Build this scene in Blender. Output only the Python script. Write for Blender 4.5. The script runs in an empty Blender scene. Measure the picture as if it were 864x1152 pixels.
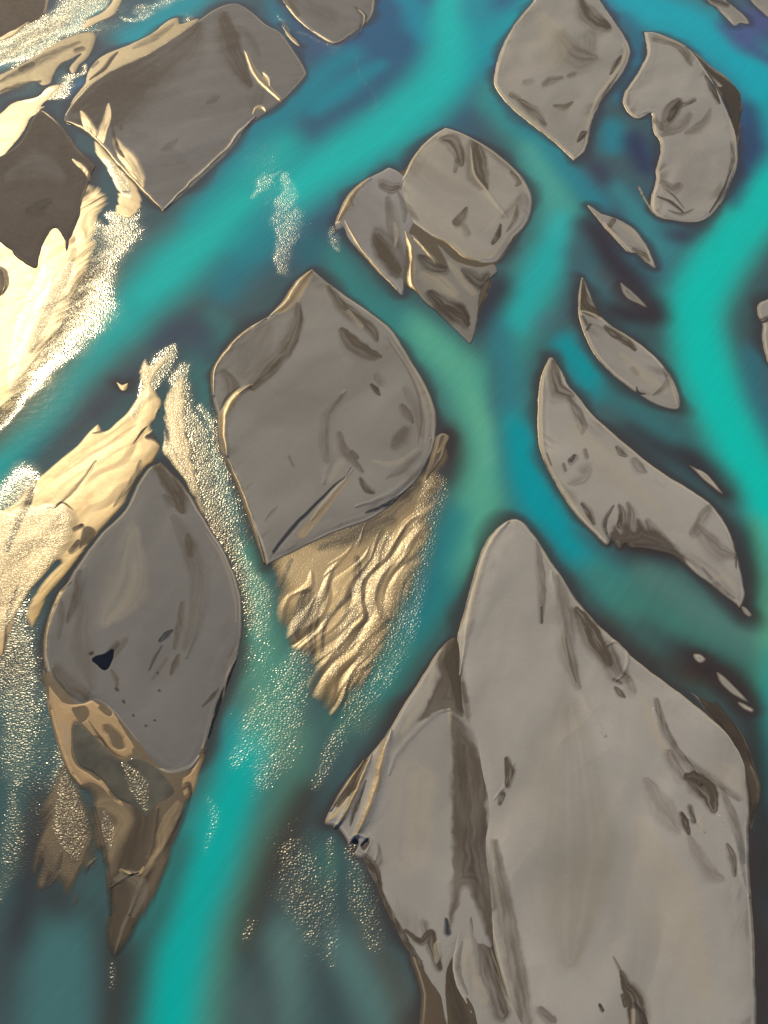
# Braided glacial river seen from the air: turquoise channels, grey silt bars, low sun glinting on wet silt.
import bpy, math, random
import numpy as np
from mathutils import Vector, Matrix

# ------------------------------------------------------------------ survey map
# The traced map (864 x 1152 units) is laid on the ground plane z = 0 once; everything below lives in metres.
ALT, PITCH, VFOV = 200.0, math.radians(44.0), math.radians(45.0)
FW, FH = 864.0, 1152.0
TV = math.tan(VFOV / 2)
CP, SP = math.cos(PITCH), math.sin(PITCH)

def W(p):
    p = np.asarray(p, float)
    a = (p[..., 0] - FW / 2) / (FH / 2) * TV
    b = (FH / 2 - p[..., 1]) / (FH / 2) * TV
    dy = SP + b * CP
    dz = -CP + b * SP
    t = -ALT / dz
    return np.stack([a * t, dy * t], -1)

def U(w):
    x, y = w[..., 0], w[..., 1]
    d = y * SP + ALT * CP
    up = y * CP - ALT * SP
    return np.stack([FW / 2 + x / d / TV * FH / 2, FH / 2 - up / d / TV * FH / 2], -1)

def pix(w):
    """metres per render pixel (768 x 1024) near a ground point"""
    d = w[1] * SP + ALT * CP
    return d * 2 * TV / 1024

# ------------------------------------------------------------------ maths helpers
def smooth(a, b, x):
    t = np.clip((x - a) / (b - a), 0, 1)
    return t * t * (3 - 2 * t)

def _hash(ix, iy, seed):
    h = (ix.astype(np.int64) * 374761393 + iy.astype(np.int64) * 668265263 + seed * 1442695041) & 0xFFFFFFFF
    h = ((h ^ (h >> 13)) * 1274126177) & 0xFFFFFFFF
    h = h ^ (h >> 16)
    return (h & 0xFFFF) / 65535.0 * 2 * math.pi

def pnoise(x, y, seed=0):
    x0, y0 = np.floor(x), np.floor(y)
    fx, fy = x - x0, y - y0
    u, v = fx * fx * fx * (fx * (fx * 6 - 15) + 10), fy * fy * fy * (fy * (fy * 6 - 15) + 10)
    def g(i, j):
        a = _hash(x0 + i, y0 + j, seed)
        return np.cos(a) * (fx - i) + np.sin(a) * (fy - j)
    a, b, c, d = g(0, 0), g(1, 0), g(0, 1), g(1, 1)
    return 1.5 * ((a * (1 - u) + b * u) * (1 - v) + (c * (1 - u) + d * u) * v)

def fbm(x, y, seed=0, o=3):
    r, a = 0, 1.0
    for k in range(o):
        r = r + a * pnoise(x * 2 ** k, y * 2 ** k, seed + 17 * k)
        a *= 0.5
    return r

def spline(pts, closed=False, n=7):
    """Catmull-Rom through points; a point with a third entry is a sharp corner"""
    P = [np.array(p[:2], float) for p in pts]
    C = [len(p) > 2 for p in pts]
    N = len(P)
    out, idx = [], []
    segs = N if closed else N - 1
    for i in range(segs):
        p1, p2 = P[i], P[(i + 1) % N]
        p0 = P[i - 1] if (closed or i > 0) else p1
        p3 = P[(i + 2) % N] if (closed or i + 2 < N) else p2
        l = np.linalg.norm(p2 - p1) + 1e-6
        def lim(t):
            m = np.linalg.norm(t)
            return t if m < 1.2 * l else t * (1.2 * l / m)
        m1 = (p2 - p1) if C[i] else lim((p2 - p0) / 2)
        m2 = (p2 - p1) if C[(i + 1) % N] else lim((p3 - p1) / 2)
        for k in range(n):
            t = k / n
            out.append((2*t**3-3*t*t+1)*p1 + (t**3-2*t*t+t)*m1 + (-2*t**3+3*t*t)*p2 + (t**3-t*t)*m2)
            idx.append(i + t)
    if not closed:
        out.append(P[-1]); idx.append(N - 1)
    return np.array(out), np.array(idx)

def seg_dist(Q, A, B):
    """min distance of Q to the segments, and the segment/param of the nearest"""
    best = np.full(len(Q), 1e18); bi = np.zeros(len(Q))
    for i in range(len(A)):
        d = B[i] - A[i]; L = d @ d + 1e-12
        t = np.clip(((Q - A[i]) @ d) / L, 0, 1)
        e = Q - A[i] - t[:, None] * d
        dd = e[:, 0] ** 2 + e[:, 1] ** 2
        m = dd < best
        best[m] = dd[m]; bi[m] = i + t[m]
    return np.sqrt(best), bi

def inside(Q, poly):
    c = np.zeros(len(Q), bool)
    x, y = Q[:, 0], Q[:, 1]
    A, B = poly, np.roll(poly, -1, 0)
    for a, b in zip(A, B):
        if a[1] == b[1]:
            continue
        m = (a[1] > y) != (b[1] > y)
        c ^= m & (x < (b[0] - a[0]) * (y - a[1]) / (b[1] - a[1]) + a[0])
    return c

def signed(Q, poly):
    d, _ = seg_dist(Q, poly, np.roll(poly, -1, 0))
    return np.where(inside(Q, poly), d, -d)

def signed_rows(Q, poly, far=14.0):
    """the same for points stored row by row (y ascending), exact within FAR of the outline"""
    x, y = np.ascontiguousarray(Q[:, 0]), np.ascontiguousarray(Q[:, 1])
    best = np.full(len(Q), far * far); c = np.zeros(len(Q), bool)
    for a, b in zip(poly, np.roll(poly, -1, 0)):
        lo, hi = min(a[1], b[1]), max(a[1], b[1])
        i, j = np.searchsorted(y, lo - far), np.searchsorted(y, hi + far)
        if j > i:
            d = b - a; L = d @ d + 1e-12
            xs, ys = x[i:j] - a[0], y[i:j] - a[1]
            t = np.clip((xs * d[0] + ys * d[1]) / L, 0, 1)
            np.minimum(best[i:j], (xs - t * d[0]) ** 2 + (ys - t * d[1]) ** 2, out=best[i:j])
        if lo != hi:
            i, j = np.searchsorted(y, lo), np.searchsorted(y, hi)
            if j > i:
                c[i:j] ^= x[i:j] < (b[0] - a[0]) * (y[i:j] - a[1]) / (b[1] - a[1]) + a[0]
    d = np.sqrt(best)
    return np.where(c, d, -d)

def stroke_u(P, pts, w, reach=2.2, full=False):
    """distance to a brushed line over its local half width (big = far)"""
    S, si = spline(pts)
    ws = np.interp(si, np.arange(len(pts)), w if hasattr(w, '__len__') else taper(len(pts), w))
    u = np.full(len(P), 9.0); side = np.zeros(len(P)); along = np.zeros(len(P))
    r = ws.max() * reach
    m = np.where((P[:, 0] > S[:, 0].min() - r) & (P[:, 0] < S[:, 0].max() + r) & (P[:, 1] > S[:, 1].min() - r) & (P[:, 1] < S[:, 1].max() + r))[0]
    if len(m):
        d, bi = seg_dist(P[m], S[:-1], S[1:])
        u[m] = d / np.maximum(np.interp(bi, np.arange(len(S)), ws), 0.15)
        if full:
            i0 = np.minimum(bi.astype(int), len(S) - 2); D = S[i0 + 1] - S[i0]; E = P[m] - S[i0]
            side[m] = np.sign(D[:, 0] * E[:, 1] - D[:, 1] * E[:, 0])
            L = np.concatenate([[0], np.cumsum(np.linalg.norm(np.diff(S, axis=0), axis=1))])
            along[m] = np.interp(bi, np.arange(len(S)), L)
    return (u, side, along) if full else u

def taper(n, w):
    if n < 3:
        return [w] * n
    a = [w] * n
    a[0] = a[-1] = w * 0.3
    return a

def lin(r, g, b):
    f = lambda c: (c / 255 / 12.92) if c / 255 < 0.04045 else ((c / 255 + 0.055) / 1.055) ** 2.4
    return np.array([f(r), f(g), f(b)])

# ------------------------------------------------------------------ materials
def nodes_of(name):
    m = bpy.data.materials.new(name); m.use_nodes = True
    nt = m.node_tree
    return m, nt, nt.nodes['Principled BSDF']

def N(nt, t, **kw):
    n = nt.nodes.new(t)
    for k, v in kw.items():
        if k.startswith('i_'):
            n.inputs[k[2:].replace('_', ' ')].default_value = v
        else:
            setattr(n, k, v)
    return n

def math_(nt, op, a, b=None, clamp=False):
    n = nt.nodes.new('ShaderNodeMath'); n.operation = op; n.use_clamp = clamp
    for i, v in enumerate((a, b)):
        if v is None: continue
        if isinstance(v, (int, float)): n.inputs[i].default_value = v
        else: nt.links.new(v, n.inputs[i])
    return n.outputs[0]

def mixv(nt, f, a, b):
    n = nt.nodes.new('ShaderNodeMapRange'); n.inputs['To Min'].default_value = a; n.inputs['To Max'].default_value = b
    nt.links.new(f, n.inputs['Value'])
    return n.outputs[0]

def noise(nt, vec, scale, detail=2.0, rough=0.5, dist=0.0):
    n = nt.nodes.new('ShaderNodeTexNoise')
    n.inputs['Scale'].default_value = scale; n.inputs['Detail'].default_value = detail
    n.inputs['Roughness'].default_value = rough; n.inputs['Distortion'].default_value = dist
    nt.links.new(vec, n.inputs['Vector'])
    return n.outputs['Fac']

def silt_material(deg):
    m, nt, p = nodes_of('silt')
    L = nt.links.new
    geo = N(nt, 'ShaderNodeNewGeometry').outputs['Position']
    col = N(nt, 'ShaderNodeAttribute', attribute_name='tone')
    aux = N(nt, 'ShaderNodeAttribute', attribute_name='wetness')
    sep = nt.nodes.new('ShaderNodeSeparateColor'); L(aux.outputs['Color'], sep.inputs[0])
    wet, rip = sep.outputs[0], sep.outputs[1]
    # mottled, grainy silt
    n1 = noise(nt, geo, 0.11, 5, 0.6, 0.6)
    n2 = noise(nt, geo, 1.3, 6, 0.7)
    f = math_(nt, 'ADD', math_(nt, 'MULTIPLY', n1, 0.24), math_(nt, 'MULTIPLY', n2, 0.10))
    f = math_(nt, 'ADD', f, 0.83)
    mul = nt.nodes.new('ShaderNodeVectorMath'); mul.operation = 'SCALE'
    L(col.outputs['Color'], mul.inputs[0]); L(f, mul.inputs['Scale'])
    L(mul.outputs[0], p.inputs['Base Color'])
    st = nt.nodes.new('ShaderNodeMix'); st.data_type = 'RGBA'; L(wet, st.inputs[0])
    st.inputs[6].default_value = (1, 1, 1, 1); st.inputs[7].default_value = (1, 0.8, 0.46, 1); L(st.outputs[2], p.inputs['Specular Tint'])   # gold of the sunlight put into the wet silt's highlights
    rn = noise(nt, geo, 0.5, 4, 0.6)
    rough = math_(nt, 'ADD', math_(nt, 'SUBTRACT', mixv(nt, wet, 0.74, 0.36), math_(nt, 'MULTIPLY', rip, 0.0)), math_(nt, 'MULTIPLY', math_(nt, 'SUBTRACT', rn, 0.5), 0.10), True)
    L(rough, p.inputs['Roughness'])
    L(math_(nt, 'MULTIPLY', mixv(nt, wet, 0.16, 0.36), mixv(nt, math_(nt, 'MULTIPLY', rip, 2.0, True), 1.0, 0.55)), p.inputs['Specular IOR Level'])
    g = noise(nt, geo, 0.9, 8, 0.72)
    h1 = math_(nt, 'MULTIPLY', g, mixv(nt, wet, 0.016, 0.010))
    b = nt.nodes.new('ShaderNodeBump'); b.inputs['Strength'].default_value = 1.0; b.inputs['Distance'].default_value = 1.0
    L(h1, b.inputs['Height']); L(b.outputs[0], p.inputs['Normal'])
    # rippled water film on the wet parts
    r1 = noise(nt, geo, 2.9, 0.6, 0.5, 0.3)
    b2 = nt.nodes.new('ShaderNodeBump'); b2.inputs['Strength'].default_value = 1.0; b2.inputs['Distance'].default_value = 1.0
    L(math_(nt, 'MULTIPLY', math_(nt, 'MULTIPLY', r1, rip), 0.46), b2.inputs['Height']); L(b2.outputs[0], p.inputs['Coat Normal'])
    L(math_(nt, 'MULTIPLY', rip, 4.0, True), p.inputs['Coat Weight']); p.inputs['Coat Roughness'].default_value = 0.28; p.inputs['Coat IOR'].default_value = 1.4
    # where the silt thins out under the water it goes patchy and lets the river show
    fl = flow_coords(nt, geo, 9.0, 1.1, deg)
    al = math_(nt, 'ADD', math_(nt, 'MULTIPLY', sep.outputs[2], 1.45), -0.24)
    al = math_(nt, 'ADD', al, math_(nt, 'MULTIPLY', math_(nt, 'SUBTRACT', noise(nt, fl, 1.0, 5, 0.65), 0.5), 0.5), True)
    L(al, p.inputs['Alpha'])
    return m

def flow_coords(nt, geo, along, across, deg=56):
    mp = nt.nodes.new('ShaderNodeMapping'); mp.vector_type = 'TEXTURE'
    mp.inputs['Rotation'].default_value = (0, 0, math.radians(deg)); mp.inputs['Scale'].default_value = (along, across, 1)
    nt.links.new(geo, mp.inputs['Vector'])
    return mp.outputs[0]

def water_material():
    m, nt, p = nodes_of('glacial_water')
    L = nt.links.new
    geo = N(nt, 'ShaderNodeNewGeometry').outputs['Position']
    col = N(nt, 'ShaderNodeAttribute', attribute_name='tone')
    aux = N(nt, 'ShaderNodeAttribute', attribute_name='riffle')
    sep = nt.nodes.new('ShaderNodeSeparateColor'); L(aux.outputs['Color'], sep.inputs[0])
    rif = sep.outputs[0]
    tn = math_(nt, 'ADD', math_(nt, 'MULTIPLY', noise(nt, flow_coords(nt, geo, 16.0, 1.6), 1.0, 5, 0.6), 0.22), 0.89)
    mul = nt.nodes.new('ShaderNodeVectorMath'); mul.operation = 'SCALE'
    L(col.outputs['Color'], mul.inputs[0]); L(tn, mul.inputs['Scale']); L(mul.outputs[0], p.inputs['Base Color'])
    # cloudy body below, clear rippled skin on top
    p.inputs['Roughness'].default_value = 1.0; p.inputs['Specular IOR Level'].default_value = 0.0
    p.inputs['Coat Weight'].default_value = 1.0; p.inputs['Coat IOR'].default_value = 1.33
    L(mixv(nt, math_(nt, 'MULTIPLY', rif, 4.0, True), 0.045, 0.27), p.inputs['Coat Roughness'])
    patch = noise(nt, flow_coords(nt, geo, 9.0, 3.4), 1.0, 4, 0.62)
    pm = nt.nodes.new('ShaderNodeMapRange'); pm.inputs['From Min'].default_value = 0.34; pm.inputs['From Max'].default_value = 0.62
    pm.inputs['To Min'].default_value = 0.4; pm.inputs['To Max'].default_value = 1.1
    L(patch, pm.inputs['Value'])
    w = noise(nt, geo, 2.5, 0.5, 0.5, 0.2)
    amp = math_(nt, 'MULTIPLY', rif, pm.outputs[0])
    h = math_(nt, 'MULTIPLY', math_(nt, 'MULTIPLY', w, amp), 0.52)
    sw = math_(nt, 'MULTIPLY', noise(nt, geo, 0.35, 3, 0.55), 0.02)
    b = nt.nodes.new('ShaderNodeBump'); b.inputs['Strength'].default_value = 1.0; b.inputs['Distance'].default_value = 1.0
    L(math_(nt, 'ADD', h, sw), b.inputs['Height']); L(b.outputs[0], p.inputs['Coat Normal'])
    return m

def bed_material():
    m, nt, p = nodes_of('river_gravel')
    L = nt.links.new
    geo = N(nt, 'ShaderNodeNewGeometry').outputs['Position']
    r = nt.nodes.new('ShaderNodeValToRGB')
    r.color_ramp.elements[0].color = (0.06, 0.052, 0.047, 1); r.color_ramp.elements[1].color = (0.2, 0.18, 0.16, 1)
    L(noise(nt, geo, 0.02, 8, 0.65), r.inputs[0]); L(r.outputs[0], p.inputs['Base Color'])
    p.inputs['Roughness'].default_value = 0.8
    return m

M_SILT, M_SILT_CROSS, M_WATER, M_BED = silt_material(56), silt_material(-42), water_material(), bed_material()
COL = bpy.context.scene.collection

def link(name, verts, faces, mat, attrs, parent=None):
    me = bpy.data.meshes.new(name)
    me.vertices.add(len(verts)); me.vertices.foreach_set('co', verts.astype(np.float32).ravel())
    me.loops.add(faces.size); me.loops.foreach_set('vertex_index', faces.astype(np.int32).ravel())
    me.polygons.add(len(faces))
    me.polygons.foreach_set('loop_start', np.arange(0, faces.size, faces.shape[1], dtype=np.int32))
    me.polygons.foreach_set('use_smooth', np.ones(len(faces), bool))
    me.update(calc_edges=True)
    for k, v in attrs.items():
        a = me.attributes.new(k, 'FLOAT_COLOR', 'POINT')
        full = np.ones((len(verts), 4), np.float32); full[:, :v.shape[1]] = v
        a.data.foreach_set('color', full.ravel())
    me.materials.append(mat)
    o = bpy.data.objects.new(name, me); COL.objects.link(o)
    if parent: o.parent = parent
    return o

def tag(o, label=None, cat=None, group=None, kind=None):
    for k, v in (('label', label), ('category', cat), ('group', group), ('kind', kind)):
        if v: o[k] = v
    return o

# ------------------------------------------------------------------ silt surfaces
DRY = np.array([0.268, 0.270, 0.290])
GREY = np.array([0.128, 0.134, 0.163])
MAUVE = np.array([0.056, 0.047, 0.055])
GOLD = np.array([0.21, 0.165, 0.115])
DARK = np.array([0.038, 0.032, 0.033])
BROWN = np.array([0.068, 0.056, 0.050])
INK = np.array([0.008, 0.010, 0.016])
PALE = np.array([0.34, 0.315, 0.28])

def S(pts, w, a=0.7, col=DARK, soft=0.6, wet=0.0, warp=1.0): return ('S', pts, w, a, col, soft, wet, warp)
def R(pts, w, h, wet=0.0): return ('R', pts, w, h, wet)
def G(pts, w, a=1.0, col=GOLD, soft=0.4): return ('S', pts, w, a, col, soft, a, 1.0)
def A(pts, soft=4, a=0.8, col=DARK, wet=0.0, dz=0.0, rip=0.0): return ('A', pts, soft, a, col, wet, dz, rip)
def RP(pts, w, a): return ('P', pts, w, a)

BLUR = 2.6
OUTLINES = []
_seed = [11]

def surface(name, outline, H=0.7, bank=1.0, col=DRY, flow=60, feats=(), parent=None, rim=1.0, wet=0.0, ripple=0.0,
            z0=0.0, wob=0.12, und=0.10, streak=0.04, skirt=3.2, rimcol=DARK, tilt=(0, 0), water_edge=True, coarse=1.0, veil=0.0, ragged=0.3, fold=None):
    """One bar or lobe of silt as a height field that dives below the water round its shore."""
    _seed[0] += 7; sd0 = _seed[0]
    mp, _ = spline(outline, True, 6)
    poly = W(mp)
    c = poly.mean(0)
    lo, hi = poly.min(0) - skirt - 1, poly.max(0) + skirt + 1
    s = 0.82 * pix([0, max(lo[1], 60)]) * 0.9 * coarse
    xs, ys = np.arange(lo[0], hi[0], s), np.arange(lo[1], hi[1], s)
    X, Y = np.meshgrid(xs, ys)
    Q = np.stack([X.ravel(), Y.ravel()], -1)
    # coarse reject of far corners
    sd = signed_rows(Q, poly)
    k = sd > (0.0 if veil else -skirt)
    vid = np.full(len(Q), -1); vid[k] = np.arange(k.sum())
    Q, sd = Q[k], sd[k]
    g = vid.reshape(len(ys), len(xs))
    f = np.stack([g[:-1, :-1], g[:-1, 1:], g[1:, 1:], g[1:, :-1]], -1).reshape(-1, 4)
    f = f[(f >= 0).all(1)]
    x, y = Q[:, 0], Q[:, 1]
    P = U(Q)
    sdw = sd + wob * (fbm(x / 4.0, y / 4.0, sd0, 3)) * smooth(-3, 0, sd) 
    # flow-aligned noise
    fa = math.radians(flow)
    wx = x + 2.5 * pnoise(x / 14, y / 14, sd0 + 3); wy = y + 2.5 * pnoise(x / 14, y / 14, sd0 + 4)
    a = wx * math.cos(fa) + wy * math.sin(fa); b = -wx * math.sin(fa) + wy * math.cos(fa)
    st = fbm(a / 34, b / 6.5, sd0 + 1, 3)
    big = fbm(a / 38, b / 17, sd0 + 2, 2)
    edge = np.maximum(sdw, 0); bank = bank * 0.85; H = H * 0.45
    z = np.where(sdw > 0, H * (1 - np.exp(-edge / bank)), np.maximum(sdw * H / bank, -1.2) * (1 if water_edge else 1))
    fade = smooth(0.3, 5, sdw)
    z += fade * (np.clip(und * 2.6 * big, -0.3 * H, 0.45 * H) + 0.05 * und * st)
    # low levee along the shore
    lv = smooth(-0.5, 0.6, fbm(x / 22, y / 22, sd0 + 15, 2))
    z += 0.10 * H * lv * np.exp(-((sdw - 1.9 * bank) / (0.55 * bank)) ** 2)
    # terraces left by falling water: small steps parallel to the shore
    tm = smooth(-0.1, 0.5, fbm(x / 9, y / 9, sd0 + 5, 2))
    z += 0.035 * H * tm * np.sin(2 * math.pi * (sdw + 0.5 * st) / (2.2 * bank + 0.6)) * smooth(0.4, 1.2, sdw) * (1 - smooth(3 * bank, 6 * bank, sdw))
    if fold:
        # low asymmetric folds combed out by the current: long faces towards the light, short lee faces
        per, slope = fold
        dz = 0
        for q, (pp, ww) in enumerate(((per, .7), (per * 0.43, .4))):
            t = b / pp + 1.0 * fbm(a / 30 + 9 * q, b / (3.2 * per), sd0 + 51 + q, 3)
            fr_ = t - np.floor(t)
            saw = np.where(fr_ < 0.68, 0.5 - fr_ / 0.68, -0.5 + (fr_ - 0.68) / 0.32)
            dz = dz + ww * pp * slope * np.sin(saw * math.pi / 2 * 0.9) * smooth(-0.7, 0.6, fbm(a / 24, b / 6, sd0 + 55 + q, 2))
        z += dz * smooth(0.1, 2.5, sdw)
    z += (x - c[0]) * tilt[0] * smooth(0, 2, sdw) + (y - c[1]) * tilt[1] * smooth(0, 2, sdw)
    tone = np.tile(col, (len(Q), 1)) * (1 + streak * st + 0.15 * big)[:, None]
    wetv = np.full(len(Q), wet)
    ripv = np.full(len(Q), ripple)
    # rim light painted into the tone just above the wet rim
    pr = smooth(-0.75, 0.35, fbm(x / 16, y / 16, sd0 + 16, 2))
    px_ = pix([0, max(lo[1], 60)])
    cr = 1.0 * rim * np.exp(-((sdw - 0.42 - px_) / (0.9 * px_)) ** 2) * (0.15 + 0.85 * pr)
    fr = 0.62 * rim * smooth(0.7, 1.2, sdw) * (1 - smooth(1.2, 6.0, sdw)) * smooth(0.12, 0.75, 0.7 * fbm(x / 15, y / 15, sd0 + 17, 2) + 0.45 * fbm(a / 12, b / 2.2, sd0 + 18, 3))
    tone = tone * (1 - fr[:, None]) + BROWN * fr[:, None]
    rim_light = np.clip(cr, 0, 1) * 0.58
    tone = tone * (1 - rim_light[:, None]) + np.array([.60, .545, .47]) * rim_light[:, None]      # bright edge line painted along the lip
    # wet rim along the shore
    rw = 0.45 + 0.5 * fbm(x / 6, y / 6, sd0 + 6, 2)
    rv = rim * (1 - smooth(0.05, 0.28 + 0.5 * np.maximum(rw, 0.05) * bank, sdw))
    tone = tone * (1 - rv[:, None]) + rimcol * rv[:, None]
    wetv = np.maximum(wetv, np.clip(rv * 1.2, 0, 1))
    # everything traced on the bar
    wn = np.stack([fbm(P[:, 0] / 16, P[:, 1] / 16, sd0 + 8, 3), fbm(P[:, 0] / 16, P[:, 1] / 16, sd0 + 9, 3)], -1)
    for ft in feats:
        if ft[0] == 'S':
            _, pts, w, al, cc, soft, wt, warp = ft
            wmax = max(w) if hasattr(w, '__len__') else w
            u, sg, al_ = stroke_u(P + wn * min(wmax * 0.16, 1.6) * warp, pts, w, 2.6, True)
            # one lip crisp, the other drawn out by the current, with striations along the flow
            crisp = ((int(pts[0][0] * 7 + pts[0][1] * 3)) % 2) * 2 - 1
            s1 = np.where(sg == crisp, soft * 0.45, min(soft * 1.5, 1.25))
            v = 1 - smooth(1 - np.minimum(s1, .98), 1 + s1, u)
            if wmax > 2.2:
                ns = pnoise(sg * u * 2.1 + 7, al_ / (wmax * 3.0) + pts[0][0], sd0 + 21) + 0.5 * pnoise(sg * u * 4.6 + 3, al_ / (wmax * 4.0), sd0 + 22)
                v = v * np.clip(1 + 0.55 * ns, 0, 1.25)
            v = np.clip(v * min(al * 1.25, .97), 0, .98)
            tone = tone * (1 - v[:, None]) + np.asarray(cc) * v[:, None]
            wetv = wetv * (1 - v) + wt * v
        elif ft[0] == 'R':
            _, pts, w, h, wt = ft
            u = stroke_u(P + wn * 0.8, pts, w, 3)
            v = np.exp(-u * u * 1.4)
            z += 0.75 * h * v
            if wt:
                wetv = np.maximum(wetv, wt * np.clip(v * 1.6, 0, 1))
        elif ft[0] == 'A':
            _, pts, soft, al, cc, wt, dz, rp = ft
            sp, _i = spline(pts, True, 5)
            m = np.where((P[:, 0] > sp[:, 0].min() - 2*soft - 4) & (P[:, 0] < sp[:, 0].max() + 2*soft + 4) & (P[:, 1] > sp[:, 1].min() - 2*soft - 4) & (P[:, 1] < sp[:, 1].max() + 2*soft + 4))[0]
            if not len(m): continue
            d = signed((P + wn * min(soft * 0.7, 3))[m], sp)
            sl = soft * np.exp(0.9 * np.clip(fbm(P[m, 0] / 30, P[m, 1] / 30, sd0 + 41, 2), -1, 1.3))
            v = np.zeros(len(P)); v[m] = smooth(-sl, sl, d)
            v[m] *= np.clip(1 + 0.25 * pnoise(d / 5.0, P[m, 1] / 60, sd0 + 42), 0, 1.1)
            z += dz * v
            ripv = ripv * (1 - v) + rp * v
            v = v * al
            tone = tone * (1 - v[:, None]) + np.asarray(cc) * v[:, None]
            wetv = wetv * (1 - v) + wt * v
        elif ft[0] == 'P':
            _, pts, w, al = ft
            u = stroke_u(P, pts, w)
            v = 1 - smooth(0.3, 1.5, u)
            ripv = np.maximum(ripv, al * v)
    thin = np.ones(len(Q))
    if veil:
        vn = 0.22 * fbm(x / 8, y / 8, sd0 + 31, 2) + ragged * fbm(a / 16, b / 1.6, sd0 + 32, 3)
        thin = smooth(0.02, 1, sd / veil + vn * smooth(0, .4, sd / veil)); z = np.maximum(z, 0.0) + 0.05
    elif water_edge:
        OUTLINES.append(poly)
    verts = np.stack([x, y, z + z0], -1)
    if parent is not None:
        off = np.array(parent.location)
        verts = verts - off
        loc = None
    else:
        loc = np.array([c[0], c[1], 0.0]); verts = verts - loc
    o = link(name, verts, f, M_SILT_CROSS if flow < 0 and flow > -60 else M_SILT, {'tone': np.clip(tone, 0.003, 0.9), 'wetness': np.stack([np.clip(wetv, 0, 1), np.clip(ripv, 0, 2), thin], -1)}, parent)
    if loc is not None: o.location = loc
    return o

def root(name, px, label, cat, group):
    e = bpy.data.objects.new(name, None); COL.objects.link(e)
    w = W(np.array(px, float)); e.location = (w[0], w[1], 0)
    e.empty_display_size = 2
    return tag(e, label, cat, group)

BARS = 'silt bars between the river channels'
FLATS = 'wet silt flats glinting in the sun'

def pool(pts, z, col, riffle, parent, soft=2.0):
    """standing water in a hollow of a bar: a small level sheet"""
    mp, _ = spline(pts, True, 6); poly = W(mp); lo, hi = poly.min(0) - 1, poly.max(0) + 1
    s = pix([0, lo[1]]) * 0.9
    X, Y = np.meshgrid(np.arange(lo[0], hi[0], s), np.arange(lo[1], hi[1], s))
    Q = np.stack([X.ravel(), Y.ravel()], -1); sd = signed(Q, poly); k = sd > -0.3
    vid = np.full(len(Q), -1); vid[k] = np.arange(k.sum()); g = vid.reshape(X.shape)
    f = np.stack([g[:-1, :-1], g[:-1, 1:], g[1:, 1:], g[1:, :-1]], -1).reshape(-1, 4); f = f[(f >= 0).all(1)]
    Q, sd = Q[k], sd[k]
    off = np.array(parent.location)
    t = np.tile(col, (len(Q), 1)) * (1 + 0.3 * fbm(Q[:, 0] / 5, Q[:, 1] / 5, 77, 3))[:, None]
    rf = np.zeros(len(Q)); P = U(Q)
    for q, w, al in riffle:
        rf = np.maximum(rf, al * (1 - smooth(0.3, 1.5, stroke_u(P, q, w))))
    v = np.stack([Q[:, 0], Q[:, 1], z - 0.12 * smooth(0.2, -0.3, sd)], -1) - off
    return link('pool', v, f, M_WATER, {'tone': np.clip(t, .002, .9), 'riffle': np.stack([rf, rf, rf], -1)}, parent)

# ---- upper left: big grey slab with a sunlit ledge
e = root('silt_bar', (200, 130), 'broad grey four-sided silt slab with pointed lower tip and golden upper ledge', 'silt bar', BARS)
surface('bar_body', [(73.6,137),(74,128),(88,109),(104,93),(128,78),(163,62),(194,43),(222,24),(243,10),(264,4),(281,12),(300,28),(317,38),(334,62),(343,77),(344,86),(317,115),(289,135),(271,153),(257,171),(222,204),(184,238,1),(174,230),(158,212),(132,184),(104,153),(87,142)],
    H=0.7, bank=0.8, col=GREY, flow=25, parent=e, rim=0.5, rimcol=BROWN, streak=0.07, feats=[
    S([(92,122),(125,98),(168,72),(205,45),(222,30)], [15,26,26,20,6], .7, MAUVE, .9),
    S([(96,142),(120,128),(150,104),(170,84)], [10,18,16,8], .6, MAUVE, .9),
    S([(252,20),(258,42),(264,64),(280,96)], [6,11,11,4], .8, MAUVE, .7),
    S([(268,30),(282,45),(292,62)], [2,5,2], .3, MAUVE, .9),
    S([(296,92),(290,112),(283,125)], 9, .25, MAUVE, .9),
    S([(232,117),(240,113),(246,110)], 4, .4, MAUVE, .8), S([(182,170),(190,166),(200,158)], 4, .35, MAUVE, .8),
    S([(136,143),(136.5,145)], 2.2, .6, MAUVE), S([(150,150),(190,175),(215,190)], 10, .12, MAUVE, .9),
    G([(277,60),(284,78),(297,95),(316,114)], [1.5,3.0,3.2,2]), R([(276,58),(284,79),(297,96),(317,115)], 3, .28, .9),
    G([(297,82),(299,92),(303,99)], [1,3,2]), R([(295,82),(302,88),(304,98)], 2, .2, .8),
    G([(285,128),(288,123),(294,122),(299,127)], 1.8), R([(285,130),(288,123),(295,121),(300,127)], 1.8, .2, .8),
    G([(122,118),(122,130),(117,145),(113,158)], [1,3.4,4.5,5]), G([(92,127),(97,138),(103,150)], [1.5,5,6]),
    G([(129,158),(138,172),(149,187),(156,202),(159,214)], [3,7,8,6,3]), S([(126,140),(131,165),(140,178)], 3, .7, MAUVE, .6),
    R([(74,137),(88,143),(104,154),(132,185),(158,213),(184,238)], 2.6, .4, 1.0), G([(74,137),(88,143),(104,154),(132,185),(158,213),(184,238)], 1.4),
    R([(185,235),(221,201),(256,168),(270,150),(288,132)], 2.2, .42, 1), G([(185,236),(222,203),(257,170),(271,152)], 1.1, .8, PALE),
    R([(74,130),(88,108),(104,92),(128,77),(163,61),(194,42),(222,23)], 2.4, .3, 1.0)])
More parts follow.
